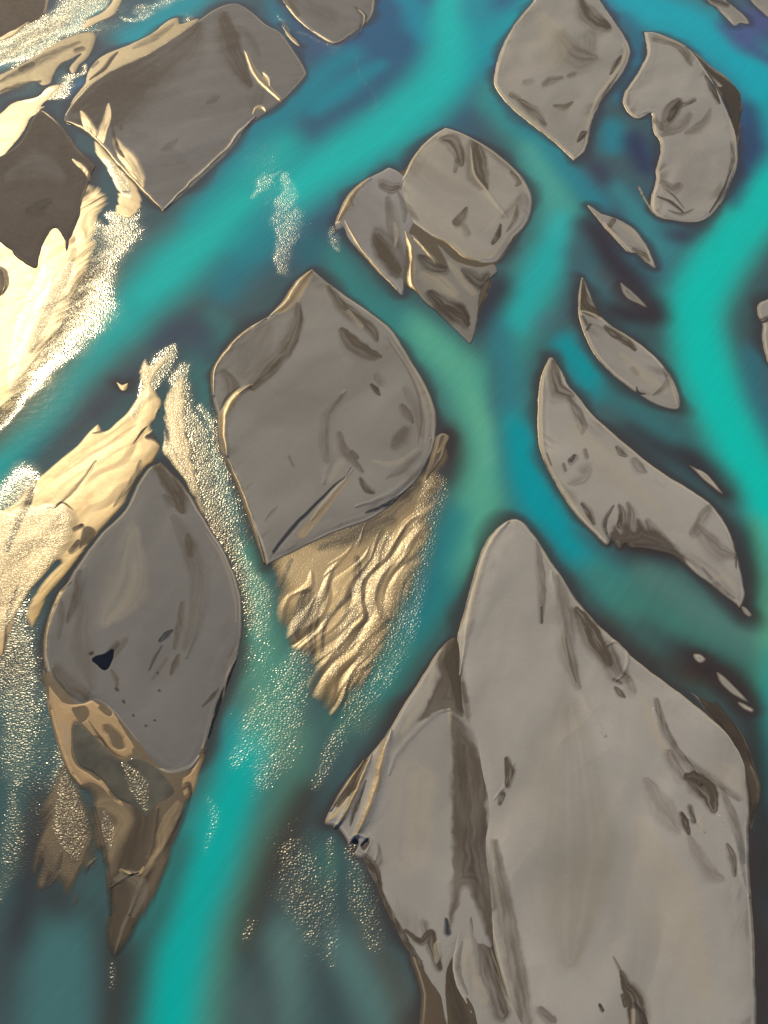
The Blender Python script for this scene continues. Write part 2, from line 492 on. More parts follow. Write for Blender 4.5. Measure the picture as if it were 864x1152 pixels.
surface('silt_ledge', [(96,94,1),(100,79),(115,63),(146,50),(172,37),(188,24),(200,20),(203,27),(224,21),(206,38),(175,58),(140,75),(112,92),(88,115),(76,130),(82,112)], H=0.34, bank=0.9, col=GOLD*.8, parent=e, wet=.7, rim=.3, flow=30, und=.05,
    feats=[S([(101,90),(116,79),(126,66),(133,59)], 2.2, .75, MAUVE, .6), S([(104,75),(110,70)], 2, .4, MAUVE), S([(150,55),(175,42),(195,28)], 4, .35, MAUVE, .9)])

# ---- left edge: dark brown slab between golden flats
tag(surface('silt_bar', [(-40,190),(0,176),(22,160),(38,131),(50,125),(69,142),(87,167),(107,186),(104,196),(99,211),(93,228),(91,242),(80,270),(75,285),(70,268),(62,258),(53,268),(46,285),(42,301),(33,300),(20,292),(0,274),(-40,262)], H=1.1, bank=0.8, col=MAUVE*1.1, und=.04, flow=10, rim=.25, feats=[
    S([(34,240),(45,234),(56,228)], [5,9,3], .5, DARK*.7, .6), S([(66,160),(74,172),(92,180)], 8, .3, DARK, .9), S([(38,152),(50,150)], 7, .25, DARK, .9),
    S([(10,200),(40,185),(70,200)], 14, .3, GREY, .9),
    G([(82,181),(88,186),(95,192),(102,203)], [1,2.4,2.6,2]), G([(113,188),(114,205),(104,215),(97,232),(94,240)], [3,6,8,6,3]),
    R([(45,124),(69,141),(87,165),(108,181),(121,200)], 1.8, .2, 1.0)]),
    'dark brown silt slab at the left edge, hemmed by golden wet silt', 'silt bar', BARS)
# golden tongue between the two slabs
tag(surface('silt_flat', [(104,158),(112,160),(125,176),(140,192),(155,208),(162,224),(158,238),(148,246),(134,244),(127,236),(131,226),(126,205),(116,186),(106,172)], H=.2, bank=.9, col=GOLD, wet=.95, rim=.2, flow=-45, veil=1.6, feats=[
    RP([(118,180),(134,200),(146,220)], 9, .28), A([(124,182),(132,190),(143,206),(148,218),(140,218),(132,206)], 2, .5, BROWN, .8, 0, .5), S([(132,216),(145,216)], 1.5, .7, DARK)]),
    'narrow golden silt tongue squeezed between the brown slab and the grey four-sided slab', 'silt flat', FLATS)
# golden sheet left edge, upper
tag(surface('silt_flat', [(-40,100),(0,84),(30,69),(52,55),(72,44),(92,37),(106,37),(107,46),(100,63),(90,72),(83,83),(78,77),(84,69),(92,60),(80,66),(68,72),(60,84),(57,93),(48,96),(38,91),(20,98),(0,106),(-40,118)], H=.3, bank=.9, col=GOLD*.6, wet=.62, rim=.3, flow=28, feats=[
    S([(0,92),(30,76),(60,60),(90,48)], 4, .4, MAUVE, .9), S([(24,78),(36,73)], 3.2, .6, MAUVE, .7), S([(85,57),(93,55)], 2.5, .5, MAUVE), S([(0,104),(20,98),(45,92)], 4, .5, MAUVE, .9)]),
    'long golden silt sheet with a hooked round tip under the glittering strip', 'silt flat', FLATS)
tag(surface('silt_flat', [(-40,150),(0,128),(14,116),(30,112),(44,108),(54,98),(68,96),(58,108),(47,118),(43,127),(34,133),(25,150),(10,168),(0,178),(-40,196)], H=.22, bank=1.0, col=GOLD, wet=1.0, rim=.15, flow=35, feats=[
    S([(-10,118),(8,110),(30,104)], 6, .7, MAUVE, .8), RP([(10,112),(35,108),(60,100)], 6, .3), R([(44,124),(52,120),(62,124),(70,120)], 2.2, .2, .9)]),
    'bright cream silt tongue above the dark brown slab', 'silt flat', FLATS)
tag(surface('silt_flat', [(93,32),(100,22),(115,14),(125,4),(134,-12),(142,-10),(133,8),(127,17),(112,24),(100,30)], H=.2, bank=.8, col=GOLD*.8, wet=.8, rim=.3, flow=40),
    'small pinkish gold silt sliver beside the blue channel at the top', 'silt flat', FLATS)
tag(surface('silt_bar', [(-40,-40),(66,-40),(56,-5),(52,12),(45,20),(30,28),(16,40),(0,46),(-40,54)], H=.5, bank=.8, col=MAUVE, rim=.2, flow=30, feats=[
    G([(58,-10),(58,5),(52,18)], [5,5,3], .9), S([(15,0),(25,15)], 10, .3, DARK, .9), G([(-10,48),(15,38),(32,26)], 3, .9)]),
    'dusky mauve silt corner at top left with a gold lower lip', 'silt bar', BARS)
# glaring flat, left edge
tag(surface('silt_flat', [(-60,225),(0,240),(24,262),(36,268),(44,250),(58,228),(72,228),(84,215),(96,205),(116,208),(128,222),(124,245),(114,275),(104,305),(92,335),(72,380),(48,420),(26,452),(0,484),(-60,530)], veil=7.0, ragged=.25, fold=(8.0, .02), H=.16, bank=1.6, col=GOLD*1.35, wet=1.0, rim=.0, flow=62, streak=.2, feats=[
    A([(-10,300),(2,303),(7,318),(4,330),(-10,335)], 1.5, .9, MAUVE, 0, .3, 0), R([(-8,302),(4,304),(8,320),(3,332)], 2, .2, 1),
    RP([(80,300),(60,345),(40,390),(15,440)], 16, .5), RP([(50,300),(30,360),(10,420)], 8, .3), S([(84,282),(70,320),(50,360),(36,395)], [3,5,5,3], .5, BROWN, .8, .7), S([(44,300),(34,340),(20,385)], [2,5,3], .35, BROWN, .9, .8)]),
    'glaring cream wet flat spilling down the left edge below the brown slab', 'silt flat', FLATS)

# ---- top edge
tag(surface('silt_bar', [(310,-14),(320,2),(330,16),(348,33),(362,43),(377,49),(390,43),(407,31),(419,18),(422,-2),(416,-34),(330,-34)], H=.55, bank=.8, col=GREY, flow=-30, rim=.7, feats=[
    S([(316,-5),(326,8),(336,18)], 5, .6, BROWN, .7), S([(400,10),(410,20),(405,30)], 4, .6, MAUVE, .7), R([(312,-8),(327,14),(348,33)], 2, .2, .9), R([(352,36),(366,44),(377,49),(392,43)], 1.5, .15, .9),
    R([(404,12),(411,20),(407,33)], 1.6, .2, .9), S([(340,0),(370,20)], 10, .2, MAUVE, .9)]),
    'rounded grey silt bar cut by the top edge with glittering fringe', 'silt bar', BARS)
tag(surface('silt_flat', [(317,28),(324,36),(332,44),(338,52),(333,50),(324,41)], H=.2, bank=.5, col=GOLD, wet=.9, rim=.2), 'thin gold sliver in dark water under the rounded top bar', 'silt flat', FLATS)
tag(surface('silt_bar', [(790,-14),(797,2),(806,8),(816,18),(826,29),(833,26),(843,27),(838,18),(826,8),(812,-4),(806,-16)], H=.4, bank=.7, col=DRY*.8, flow=-50, rim=.5, feats=[S([(800,0),(818,6)], 3, .7, MAUVE), R([(796,2),(815,16),(826,28)], 1.4, .15, .6)]),
    'small pale silt wedge near the upper right corner', 'silt bar', BARS)
tag(surface('silt_bar', [(838,-14),(846,2),(856,12),(872,22),(900,10),(890,-30)], H=.4, bank=.7, col=DRY*.8, flow=-50, rim=.5), 'grey silt scrap cut off by the upper right corner', 'silt bar', BARS)

# ---- top right pair
tag(surface('silt_bar', [(650,-30),(672,-4),(679,6),(690,22),(701,38),(708,52),(709,62),(704,77),(692,95),(679,112),(670,128),(665,143),(662,160),(657,172),(646,181,1),(632,168),(616,154),(595,138),(576,122),(562,106),(556,94),(557,80),(563,58),(578,29),(598,4),(615,-20)], H=.75, bank=.9, col=DRY*.85, flow=70, rim=.9, wet=.45, feats=[
    S([(652,0),(660,15),(672,26),(684,32)], [4,9,9,4], .7, BROWN*.9, .7), S([(632,42),(640,58),(655,66),(668,66)], [8,13,12,5], .42, BROWN, .9), S([(664,42),(662,60)], 8, .25, BROWN, .9),
    S([(612,96),(620,91),(632,88)], [3,4,2], .5, BROWN, .8), S([(590,94),(598,92)], 3, .3, BROWN, .8), S([(640,86),(646,83)], 2.5, .5, BROWN), S([(624,120),(634,121),(644,116)], [2,3.5,1.5], .6, BROWN, .6), S([(575,108),(582,112)], 3, .55, BROWN, .7),
    S([(585,115),(600,126),(612,140)], [3,6,3], .6, BROWN, .8), S([(687,84),(694,72),(699,64)], [1.5,3.5,1], .75, DARK, .6), S([(674,118),(684,100),(695,84)], 2, .5, DARK), S([(650,160),(656,152),(660,150)], 4, .8, DARK, .5),
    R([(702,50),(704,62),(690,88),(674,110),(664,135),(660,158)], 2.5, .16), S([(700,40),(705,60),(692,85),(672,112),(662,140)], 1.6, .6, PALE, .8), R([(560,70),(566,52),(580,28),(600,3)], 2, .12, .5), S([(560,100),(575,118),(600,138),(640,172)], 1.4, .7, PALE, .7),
    S([(610,20),(625,50),(612,80)], 18, .24, PALE, .9)]),
    'tall grey diamond of silt at the top edge with smudged brown stains', 'silt bar', BARS)
e = root('silt_bar', (770, 150), 'kidney-shaped pale silt bar with a bite in its left side', 'silt bar', BARS)
surface('bar_body', [(724.5,36,1),(738,37),(765,48),(782,62),(800,88),(810,106),(817,122),(824,138),(829,155),(830,180),(826,196),(820,210),(808,234),(793,248),(776,251),(760,249),(744,246),(733,238),(732,230),(733,220),(736,210),(738,200),(738,190),(743,172),(742,158),(736,150),(734,138),(733,128),(726,131),(717,134),(706,126),(701,116),(702,106),(708,96),(717,83),(724,70),(728,60),(727,48)], H=.75, bank=.9, col=DRY*.95, flow=60, rim=.9, parent=e, wet=.45, feats=[
    S([(736,45),(755,48),(768,56),(777,74)], [3,5,6,2], .5, BROWN, .8), S([(748,140),(752,130),(758,120),(763,115)], [6,8,7,4], .55, BROWN, .7), S([(753,135),(759,126),(764,117)], [3,4.5,3], .75, DARK, .5), S([(764,119),(772,118),(781,114)], [3,2,2.5], .6, BROWN, .6),
    S([(745,152),(756,148),(768,142),(776,130)], [3,5,5,3], .4, BROWN, .8), S([(772,150),(785,144),(794,135),(799,123)], [2,5,4,1], .4, BROWN, .7), S([(737,136),(744,146)], 3, .5, BROWN, .6), R([(722,128),(734,127),(738,138),(746,150)], 2.2, .14),
    S([(794,86),(801,100),(808,116)], [1.5,4,2], .7, DARK, .5), S([(746,206),(756,214),(764,210)], [3,6,3], .5, BROWN, .7), S([(740,222),(756,230),(768,240)], [1,2,1], .75, DARK, .5, .2, 2), S([(748,214),(760,224),(770,236)], 1.2, .6, DARK, .5), S([(752,238),(766,242),(780,236)], 2, .5, DARK),
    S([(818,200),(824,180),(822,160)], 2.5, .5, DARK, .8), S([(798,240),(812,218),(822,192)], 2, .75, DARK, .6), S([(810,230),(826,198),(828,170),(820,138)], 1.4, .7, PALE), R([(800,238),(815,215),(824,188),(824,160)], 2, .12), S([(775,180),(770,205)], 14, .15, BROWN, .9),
    S([(726,50),(722,75),(706,100),(703,118)], 2, .5, PALE, .8), S([(741,40),(770,52)], 1.5, .5, PALE)])
surface('silt_shelf', [(770,50),(785,60),(800,73),(818,86),(830,97),(836,108),(837,122),(835,142),(833,160),(828,168),(818,130),(806,102),(792,80)], veil=1.8, ragged=.05, H=.2, bank=.7, col=DARK*1.1, flow=-40, rim=.4, parent=e, feats=[S([(780,58),(800,74),(830,98)], 2.5, .7, PALE*.7, .7), S([(793,84),(803,93),(811,97)], [3,3,1], .8, PALE*.75, .5), S([(815,105),(826,125),(828,150)], 6, .7, DARK, .9)])
surface('silt_spit', [(716,206),(722,212),(727,222),(733,232),(739,243),(733,240),(724,228),(718,216)], veil=.9, H=.4, bank=.6, col=PALE*.8, rim=.0, parent=e, wet=.3)

# ---- centre bar with two lobes
e = root('silt_bar', (520, 225), 'rounded grey silt bar with a gold-rimmed lobe and ragged tail, above the central diamond', 'silt bar', BARS)
surface('bar_body', [(445,214,1),(454,197),(466,175),(483,156),(501,143.5,1),(518,149),(536,158),(553,168),(568,180),(582,193),(592,206),(598,220),(598,234),(595,247),(588,258),(580,266),(572,278),(562,292),(556,296),(539,296),(521,290),(504,275),(487,267),(469,255),(456,243),(448,230)], H=.85, bank=1.2, col=DRY*.82, flow=-50, rim=.6, parent=e, wet=.45, feats=[
    S([(500,158),(508,160),(516,172),(518,186)], [5,8,7,3], .65, BROWN, .6), S([(514,182),(512,194)], [3,2], .5, BROWN), S([(534,160),(536,180),(540,200),(548,214)], [6,11,10,3], .7, BROWN*.9, .6), S([(545,165),(560,176),(578,192)], [4,5,3], .55, BROWN, .7),
    R([(530,166),(533,195),(546,215),(560,233),(570,245)], 2.5, .2), S([(530,168),(533,196),(546,215),(562,235)], 1.3, .8, PALE, .7), S([(514,252),(520,244),(524,236)], [5,5,2], .7, BROWN, .5), S([(522,256),(526,264)], 4, .35, BROWN, .8),
    S([(554,275),(560,266),(563,254)], [2,3.4,1.5], .8, DARK, .5), S([(545,262),(555,252),(560,240)], 3, .25, PALE, .9), S([(575,195),(584,204),(580,210)], [2,4,1], .6, BROWN), S([(565,245),(578,235),(586,222)], 6, .3, BROWN, .9), S([(570,262),(580,246),(582,232)], 3, .5, BROWN, .7),
    R([(448,210),(458,194),(468,176),(485,157),(500,146)], 2.0, .16, .7), G([(445,213),(456,194),(468,175),(484,156)], 1.3, .7), S([(503,146),(540,162),(580,194),(594,222)], 1.3, .6, PALE),
    G([(487,268),(503,276),(520,289),(538,295)], [1,3,2.5,1], .8), R([(487,266),(503,274),(521,289),(540,294)], 2, .15, .6), S([(450,222),(458,236),(470,248)], 5, .35, BROWN, .8), S([(540,290),(556,285),(562,275)], 3, .4, PALE*.8, .8)])
surface('silt_shelf', [(440,196),(500,170),(580,200),(590,250),(572,284),(560,300),(556,320),(544,350),(536,378),(522,378),(500,360),(470,334),(452,322),(424,296),(396,262),(384,246),(404,214)], veil=2.2, ragged=.04, H=.1, bank=.9, und=.01, col=BROWN*.75, flow=-50, rim=.5, parent=e, wet=.3)
surface('silt_lobe', [(440,189),(430,193),(414,201),(400,213),(390,225),(379,246),(377,254),(382,258),(387,256),(392,268),(402,280),(412,290),(425,304),(440,318),(452,332),(455,318),(458,300),(458,280),(462,260),(470,240),(460,205)], H=.62, bank=.9, col=DRY*np.array([.78,.8,.86]), flow=-61, rim=.3, parent=e, feats=[
    S([(430,209),(440,214),(448,212)], [5,6,4], .6, BROWN, .7), S([(425,268),(436,285),(448,306)], [8,14,9], .72, BROWN*.8, .9), S([(436,225),(440,250),(446,275)], [3,6,5], .4, BROWN, .9), S([(444,252),(446,264),(444,278)], [1,2.5,1], .5, PALE*.9),
    G([(412,202),(398,216),(388,232),(380,248)], [3,5,6,4]), S([(397,232),(396,222),(404,212)], 3, .4, BROWN, .7), R([(416,202),(400,214),(389,230),(381,248)], 7, .42, 1), R([(388,250),(396,264),(408,284),(424,303),(446,326)], 2.4, .26, .8), G([(389,250),(397,265),(408,285),(424,303),(446,326)], 1.4, .9),
    S([(448,218),(455,235),(455,250)], 4, .4, BROWN)])
surface('silt_tail', [(452,256),(460,262),(470,266),(478,276),(490,288),(500,297),(488,272),(498,278),(510,290),(524,297),(540,300),(556,297),(562,306),(556,312),(545,322),(540,345),(538,368),(530,388),(520,381),(508,369),(490,353),(476,341),(466,329),(458,322),(456,310),(459,292)], veil=1.1, ragged=.04, H=.5, bank=.8, col=DRY*.62, flow=-40, rim=.25, parent=e, feats=[
    G([(455,262),(460,280),(462,300),(462,318),(470,332)], [3,4.5,4,4,2]), R([(455,260),(463,282),(462,305),(466,326),(488,352)], 2.2, .2, .9), G([(466,270),(478,282),(490,297)], [1,1.8,1], .9), R([(464,266),(478,281),(491,298)], 1.6, .2, .7), G([(470,256),(482,275),(494,288)], [1,1.6,.8], .9), R([(466,254),(482,274),(494,289)], 1.6, .2, .7),
    S([(474,290),(486,300),(500,303)], [4,8,5], .7, DARK, .8), S([(484,332),(500,345),(516,355),(524,365)], [5,11,12,5], .85, DARK, .6), S([(505,296),(516,310),(532,330)], [2,5,3], .5, PALE*.8, .8), S([(520,305),(540,318),(548,310)], 9, .6, DARK, .9), S([(476,310),(495,318),(512,332)], [5,8,5], .5, PALE*.8, .8),
    G([(468,332),(480,344),(500,361)], 1.2, .7)])

# ---- central diamond
e = root('silt_bar', (360, 470), 'large grey diamond of silt in the centre with a cut notch on its lower side', 'silt bar', BARS)
surface('bar_body', [(351,303,1),(365,315),(388,332),(414,350),(430,362),(444,376),(466,412),(478,432),(487,452),(491,466),(491,482),(489,500),(482,520),(470,540),(452,558),(440,570),(414,586),(386,596),(360,607),(330,622),(312,630),(299,638,1),(295,622),(287,600),(278,579),(264,541),(250,513),(245,492),(244,468),(239,448),(237,428),(240,414),(250,399),(262,384),(276,373),(300,357),(316,342),(326,328),(336,314)], H=.9, bank=1.1, col=DRY*np.array([.69,.69,.70]), flow=55, rim=.8, parent=e, feats=[
    S([(335,345),(335,365),(322,395),(300,420),(284,436)], [3,7,8,8,5], .6, BROWN*.9, .7), S([(300,372),(285,400),(275,420)], [8,18,8], .22, BROWN, .9), S([(252,420),(262,435),(260,455)], [4,7,5], .5, BROWN, .8), R([(338,340),(335,370),(318,402),(292,425),(270,445)], 4, .16),
    S([(370,324),(384,345),(400,358),(418,372),(424,384)], [3,6,7,6,2], .68, BROWN*.9, .6), S([(384,374),(396,388),(412,398),(428,402)], [4,9,8,2], .68, BROWN*.9, .6), S([(392,352),(406,368)], [2,3], .35, PALE, .8),
    S([(418,434),(423,440),(427,446)], [2,3.4,1.5], .8, DARK, .5), S([(424,425),(428,432)], 4, .3, BROWN, .8), S([(452,458),(458,466),(464,476)], [3,5,2], .5, BROWN, .7), S([(444,502),(450,494),(456,486)], [5,8,5], .5, BROWN, .8), S([(455,440),(470,465),(475,490)], [3,6,4], .25, BROWN, .9),
    R([(388,442),(372,462),(366,492),(370,520),(364,545)], 6, .22), S([(384,446),(368,468),(365,500),(368,520)], [2,4,5,3], .35, BROWN, .9), S([(382,490),(388,508),(398,520),(408,532)], [3,5,4,2], .5, BROWN, .7), S([(405,540),(412,552),(420,556)], [2,4,2], .6, DARK, .6), S([(396,510),(402,516)], 2.5, .5, DARK), S([(370,540),(384,520)], 4, .25, PALE, .8),
    S([(395,528),(388,538),(376,548),(362,562),(346,578),(326,598),(308,622)], [.6,1,1.4,1.6,1.8,2,2], .85, INK*3, .5), R([(388,540),(360,566),(330,597),(305,628)], 2.5, -.14), G([(392,540),(372,566),(352,588),(340,602)], [1,3,5,5], .6), R([(396,530),(372,560),(350,586)], 4, .15, .4),
    S([(298,588),(306,578),(312,572)], 2, .35, BROWN), S([(325,515),(330,525)], 1.5, .4, BROWN), S([(435,540),(455,528),(474,510)], 4, .35, BROWN, .9), S([(418,520),(445,522),(470,505)], 3, .25, PALE, .8), S([(412,578),(440,566),(466,546)], [1.2,2.4,1.2], .9, INK*2.5, .5), R([(400,572),(440,556),(475,524),(484,495)], 3.5, .2),  # ink stroke on the lower-right bank paints its shadow
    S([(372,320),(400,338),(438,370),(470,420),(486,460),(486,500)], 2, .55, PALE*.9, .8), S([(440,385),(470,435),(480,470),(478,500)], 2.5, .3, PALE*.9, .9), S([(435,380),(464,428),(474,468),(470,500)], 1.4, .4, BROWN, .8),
    G([(350,305),(340,320),(328,338),(314,352)], [3,6,6,3]), R([(350,306),(334,320),(324,338),(305,356)], 6, .42, 1), G([(300,358),(276,373),(252,399),(240,420),(239,445)], 1.8, .9), R([(300,359),(276,374),(252,400),(241,420),(241,446)], 3.6, .5, 1),
    G([(284,434),(268,446),(258,458),(250,472),(250,490),(252,508)], [1,2.5,4,4.5,4,3]), R([(282,436),(266,448),(255,465),(252,490),(256,515)], 6, .45, 1), G([(252,510),(266,541),(280,580),(297,632)], 1.8, .9), R([(254,512),(267,541),(281,580),(298,634)], 3.6, .5, 1),
    S([(248,462),(256,448),(270,436)], 2, .7, DARK)])
surface('silt_fan', [(292,612),(320,590),(350,590),(384,576),(420,562),(446,540),(466,520),(480,492),(494,482),(510,490),(512,520),(506,555),(498,590),(488,630),(474,668),(456,705),(436,742),(416,780),(396,805),(370,818),(352,804),(336,782),(334,750),(322,738),(308,724),(302,696),(298,668),(294,640)], veil=8, ragged=.12, fold=(4.6, .07), H=.2, bank=3.2, col=np.array([.27,.205,.125]), flow=62, rim=.1, parent=e, wet=1.0, und=.12, streak=.5, ripple=.12, tilt=(.012,-.012), skirt=4, feats=[
    S([(330,600),(400,590),(470,545)], [8,16,8], .8, BROWN, .9, .2), S([(372,640),(362,670),(352,700),(350,740)], [4,8,8,4], .6, BROWN*.9, .8, .3), S([(330,630),(322,650)], [6,8], .5, GOLD*1.4, .8, .9), S([(376,620),(362,645),(352,665)], [8,14,8], .6, GOLD*1.3, .9, .9), S([(395,690),(378,725),(368,760)], [6,10,6], .6, GOLD*1.3, .9, .9),
    S([(345,668),(340,690),(336,716)], [6,10,5], .85, BROWN*.8, .7, .3), S([(328,630),(318,652),(308,672)], [2,3,2], .6, BROWN, .6, .3), S([(402,628),(402,652),(392,672),(376,688),(366,702),(362,735)], [3,5,4,3,3,2], .7, BROWN*.7, .6, .3),
    S([(430,600),(410,640),(404,665)], [4,6,3], .5, BROWN, .8, .4), S([(456,590),(436,640),(414,690),(396,730)], [2,3,3,2], .5, BROWN, .7, .5), S([(440,600),(424,640),(400,690),(380,735)], 2, .45, BROWN, .7, .5), S([(360,616),(400,604),(440,585)], [3,7,5], .6, BROWN*.8, .9, .2), 
    RP([(490,520),(478,600),(455,660),(425,720),(390,790)], 20, .42), RP([(440,600),(420,650),(398,700),(375,760)], 16, .3)])
surface('silt_spit', [(489,500),(492,490),(499,487),(506,492),(502,503),(498,516),(488,530),(478,540)], H=.6, bank=.7, col=BROWN*1.3, rim=.6, parent=e, feats=[G([(492,510),(499,500),(501,492)], 2.2, .7)])

# ---- lower left drop with the golden sheet above it
e = root('silt_bar', (160, 700), 'drop-shaped grey silt bar with a dark blue puddle and a framed pool at its foot', 'silt bar', BARS)
surface('bar_body', [(181,520,1),(190,528),(208,548),(226,576),(238,596),(252,618),(261,638),(268,656),(272,676),(273,700),(270,730),(262,755),(252,782),(243,808),(234,836),(224,858),(214,868),(200,874),(188,873),(174,865),(160,850),(146,828),(130,808),(116,795),(104,790),(88,795),(76,788),(64,776),(54,762),(49,742),(49,722),(54,700),(60,684),(68,667),(76,655),(87,636),(115,599),(139,576),(153,548),(166,528)], H=.95, bank=1.1, col=DRY*np.array([.52,.53,.56]), flow=80, rim=.75, parent=e, feats=[
    S([(178,525),(190,540),(200,556),(206,576)], [6,10,9,4], .7, BROWN*.9, .7), S([(186,560),(192,566),(200,572)], [3,5,3], .45, BROWN, .6), S([(212,605),(214,616),(214,626)], [3,5.5,3], .6, BROWN*.9, .7), S([(196,585),(208,610),(222,650),(218,700),(208,730)], [4,8,9,7,4], .3, BROWN, .9), R([(196,575),(222,630),(228,680),(210,740)], 7, .2),
    S([(180,722),(187,715),(194,710)], [2,3.5,1.5], .95, INK*2.5, .5), S([(168,755),(174,742),(182,728)], [1,1.8,1], .6, DARK, .6), S([(192,760),(197,748),(201,738)], [1.5,3.5,1.5], .6, BROWN*.9, .7), S([(205,680),(202,705),(196,730)], [2,4,2], .5, BROWN, .8), S([(188,742),(172,765)], 2, .3, BROWN),
    S([(120,745),(130,735),(142,722)], [3,5,3], .4, BROWN, .8), S([(125,755),(131,765),(132,775)], 3, .5, BROWN, .7), S([(131,776),(133,778)], 1.6, .8, DARK), S([(139,790),(140,792)], 1.4, .9, DARK), S([(179,778),(180,779)], 1.2, .8, DARK), S([(150,806),(151,807)], 1.2, .8, DARK), S([(174,812),(175,812)], 1.1, .8, DARK), S([(164,818),(165,818)], 1.3, .7, DARK), S([(177,758),(178,759)], 1.2, .8, DARK), S([(228,796),(240,784),(246,776)], [1,2.5,1], .6, DARK, .6),
    S([(90,645),(84,680),(76,700)], [3,5,2], .55, BROWN*.9, .7), S([(66,670),(70,690),(66,720)], 4, .35, BROWN, .8), S([(64,755),(78,775),(98,786)], [5,9,6], .55, BROWN, .9), S([(95,680),(92,730),(105,775)], 12, .25, BROWN, .9), R([(96,640),(86,690),(84,740),(100,780)], 7, .18), S([(150,600),(145,660),(120,700)], 22, .24, PALE, .9),
    A([(104,744),(109,740),(117,738),(124,733),(128,733),(127,742),(122,753),(117,755),(110,749)], 1.0, .8, DARK, .6, -.3), S([(124,735),(132,726)], 3, .5, DARK, .7), S([(102,737),(104,736)], 2, .95, INK*2),
    R([(80,655),(66,668),(57,692),(52,722),(52,755),(60,790)], 3.2, .36, 1), G([(78,655),(66,672),(57,692),(51,722),(51,752)], 1.8, .9), S([(270,735),(258,765),(246,795),(236,830)], [1,3,3,2], .9, INK*1.5, .5), R([(266,730),(254,765),(240,800),(228,845)], 3, .15), S([(266,740),(256,760),(250,790)], 1.2, .5, PALE), S([(232,600),(252,632),(264,672),(266,700)], 1.6, .4, PALE*.8, .8),  # ink stroke down the right bank paints its cast shadow
    R([(174,862),(190,870),(214,864),(226,850)], 3, .2, .4), S([(176,862),(192,871),(214,865)], 1.8, .6, PALE, .7)])
surface('mud_apron', [(48,752),(50,790),(54,818),(61,846),(71,872),(83,889),(93,897),(97,924),(102,952),(110,979),(114,1004),(112,1032),(110,1052),(114,1072),(124,1084),(138,1080),(152,1062),(170,1034),(188,994),(206,946),(216,915),(224,892),(227,866),(238,840),(190,810),(120,750)], veil=3.0, ragged=.15,  H=.36, bank=.9, col=BROWN*1.1, wet=.45, flow=80, rim=.8, parent=e, feats=[
    S([(160,905),(160,935),(145,975),(132,1015),(125,1060)], [10,14,14,12,8], .7, BROWN*.8, .9), S([(125,1080),(135,1050),(142,1015),(160,975)], [16,18,16,8], .8, DARK, .9, .4), R([(100,890),(112,935),(122,985),(124,1030)], 3, .22, .3), R([(218,885),(205,915),(186,950),(165,985),(145,1030)], 3.5, .25), G([(200,905),(185,930),(176,965),(160,985)], [3,6,5,2], .4, GOLD*1.2), R([(178,910),(172,945),(166,975),(158,985)], 4, .2, .3), S([(130,990),(145,985),(158,1000),(150,1030)], [2,6,8,3], .4, PALE*.5, .8),
    S([(108,905),(125,905),(140,925),(130,945),(124,970)], [3,8,8,6,2], .4, GOLD*1.1, .8, .3), RP([(118,915),(122,935),(124,955)], 7, .6), G([(136,980),(146,983)], 1.6, .9), R([(136,979),(145,984),(156,982)], 2, .25, .9), G([(152,984),(158,982),(162,976)], 2, .8), R([(124,1000),(138,990),(150,984)], 2, .15), S([(126,1085),(140,1040),(165,990)], 2, .5, PALE*.5)])
surface('silt_crust', [(49,752),(56,764),(66,778),(78,788),(92,790),(104,786),(114,792),(124,796),(134,806),(146,826),(160,846),(174,860),(190,868),(206,870),(217,862),(224,846),(230,850),(224,868),(220,884),(214,898),(204,900),(198,888),(192,882),(180,868),(164,856),(150,853),(138,857),(122,848),(106,832),(94,820),(86,815),(84,836),(88,858),(104,870),(118,880),(128,896),(140,902),(144,910),(132,908),(116,892),(102,884),(90,886),(80,872),(70,852),(60,820),(53,790)], H=.62, bank=.7, col=np.array([.27,.19,.12]), wet=.6, rim=.3, flow=40, parent=e, water_edge=False, und=.04, rimcol=BROWN, feats=[
    A([(82,798),(94,796),(100,802),(98,810),(92,812),(85,806)], 1.5, .8, BROWN*.6, .3, -.25), A([(112,796),(118,794),(125,801),(124,806),(116,802)], 1.2, .9, DARK, .3, -.25), A([(134,810),(140,813),(142,818),(136,815)], 1, .95, INK*2, .3, -.25), A([(150,844),(156,847),(157,852),(151,850)], 1, .95, INK*2, .3, -.25),
    A([(116,818),(128,820),(138,830),(140,842),(130,842),(122,830)], 2.5, .6, BROWN*.8, .3, -.15), S([(105,828),(114,832),(120,842)], 2, .6, BROWN*.7), S([(100,812),(110,826),(126,846),(140,853)], 1.4, .6, DARK), R([(58,800),(66,835),(78,868),(92,884)], 2.5, .2, .5), R([(88,856),(106,868),(124,890),(138,904)], 2, .15, .6), R([(110,790),(128,800),(142,818),(158,844)], 2, .15, .5), S([(202,890),(212,884),(214,894)], 4, .7, BROWN*.7), S([(70,815),(76,830),(72,845)], 3, .3, PALE*.8, .8)])
pool([(84,816),(94,820),(106,832),(122,849),(138,858),(150,854),(164,857),(180,868),(192,882),(197,892),(188,900),(176,906),(168,918),(160,918),(150,906),(142,902),(130,895),(118,879),(104,868),(90,860),(84,840)], .30, lin(84,84,80), [([(140,862),(156,885),(164,912)], 11, .5)], e)
pool([(100,744),(107,738),(116,736),(124,731),(130,731),(129,742),(123,756),(117,757),(108,751)], .40, lin(12,16,28), [], e)
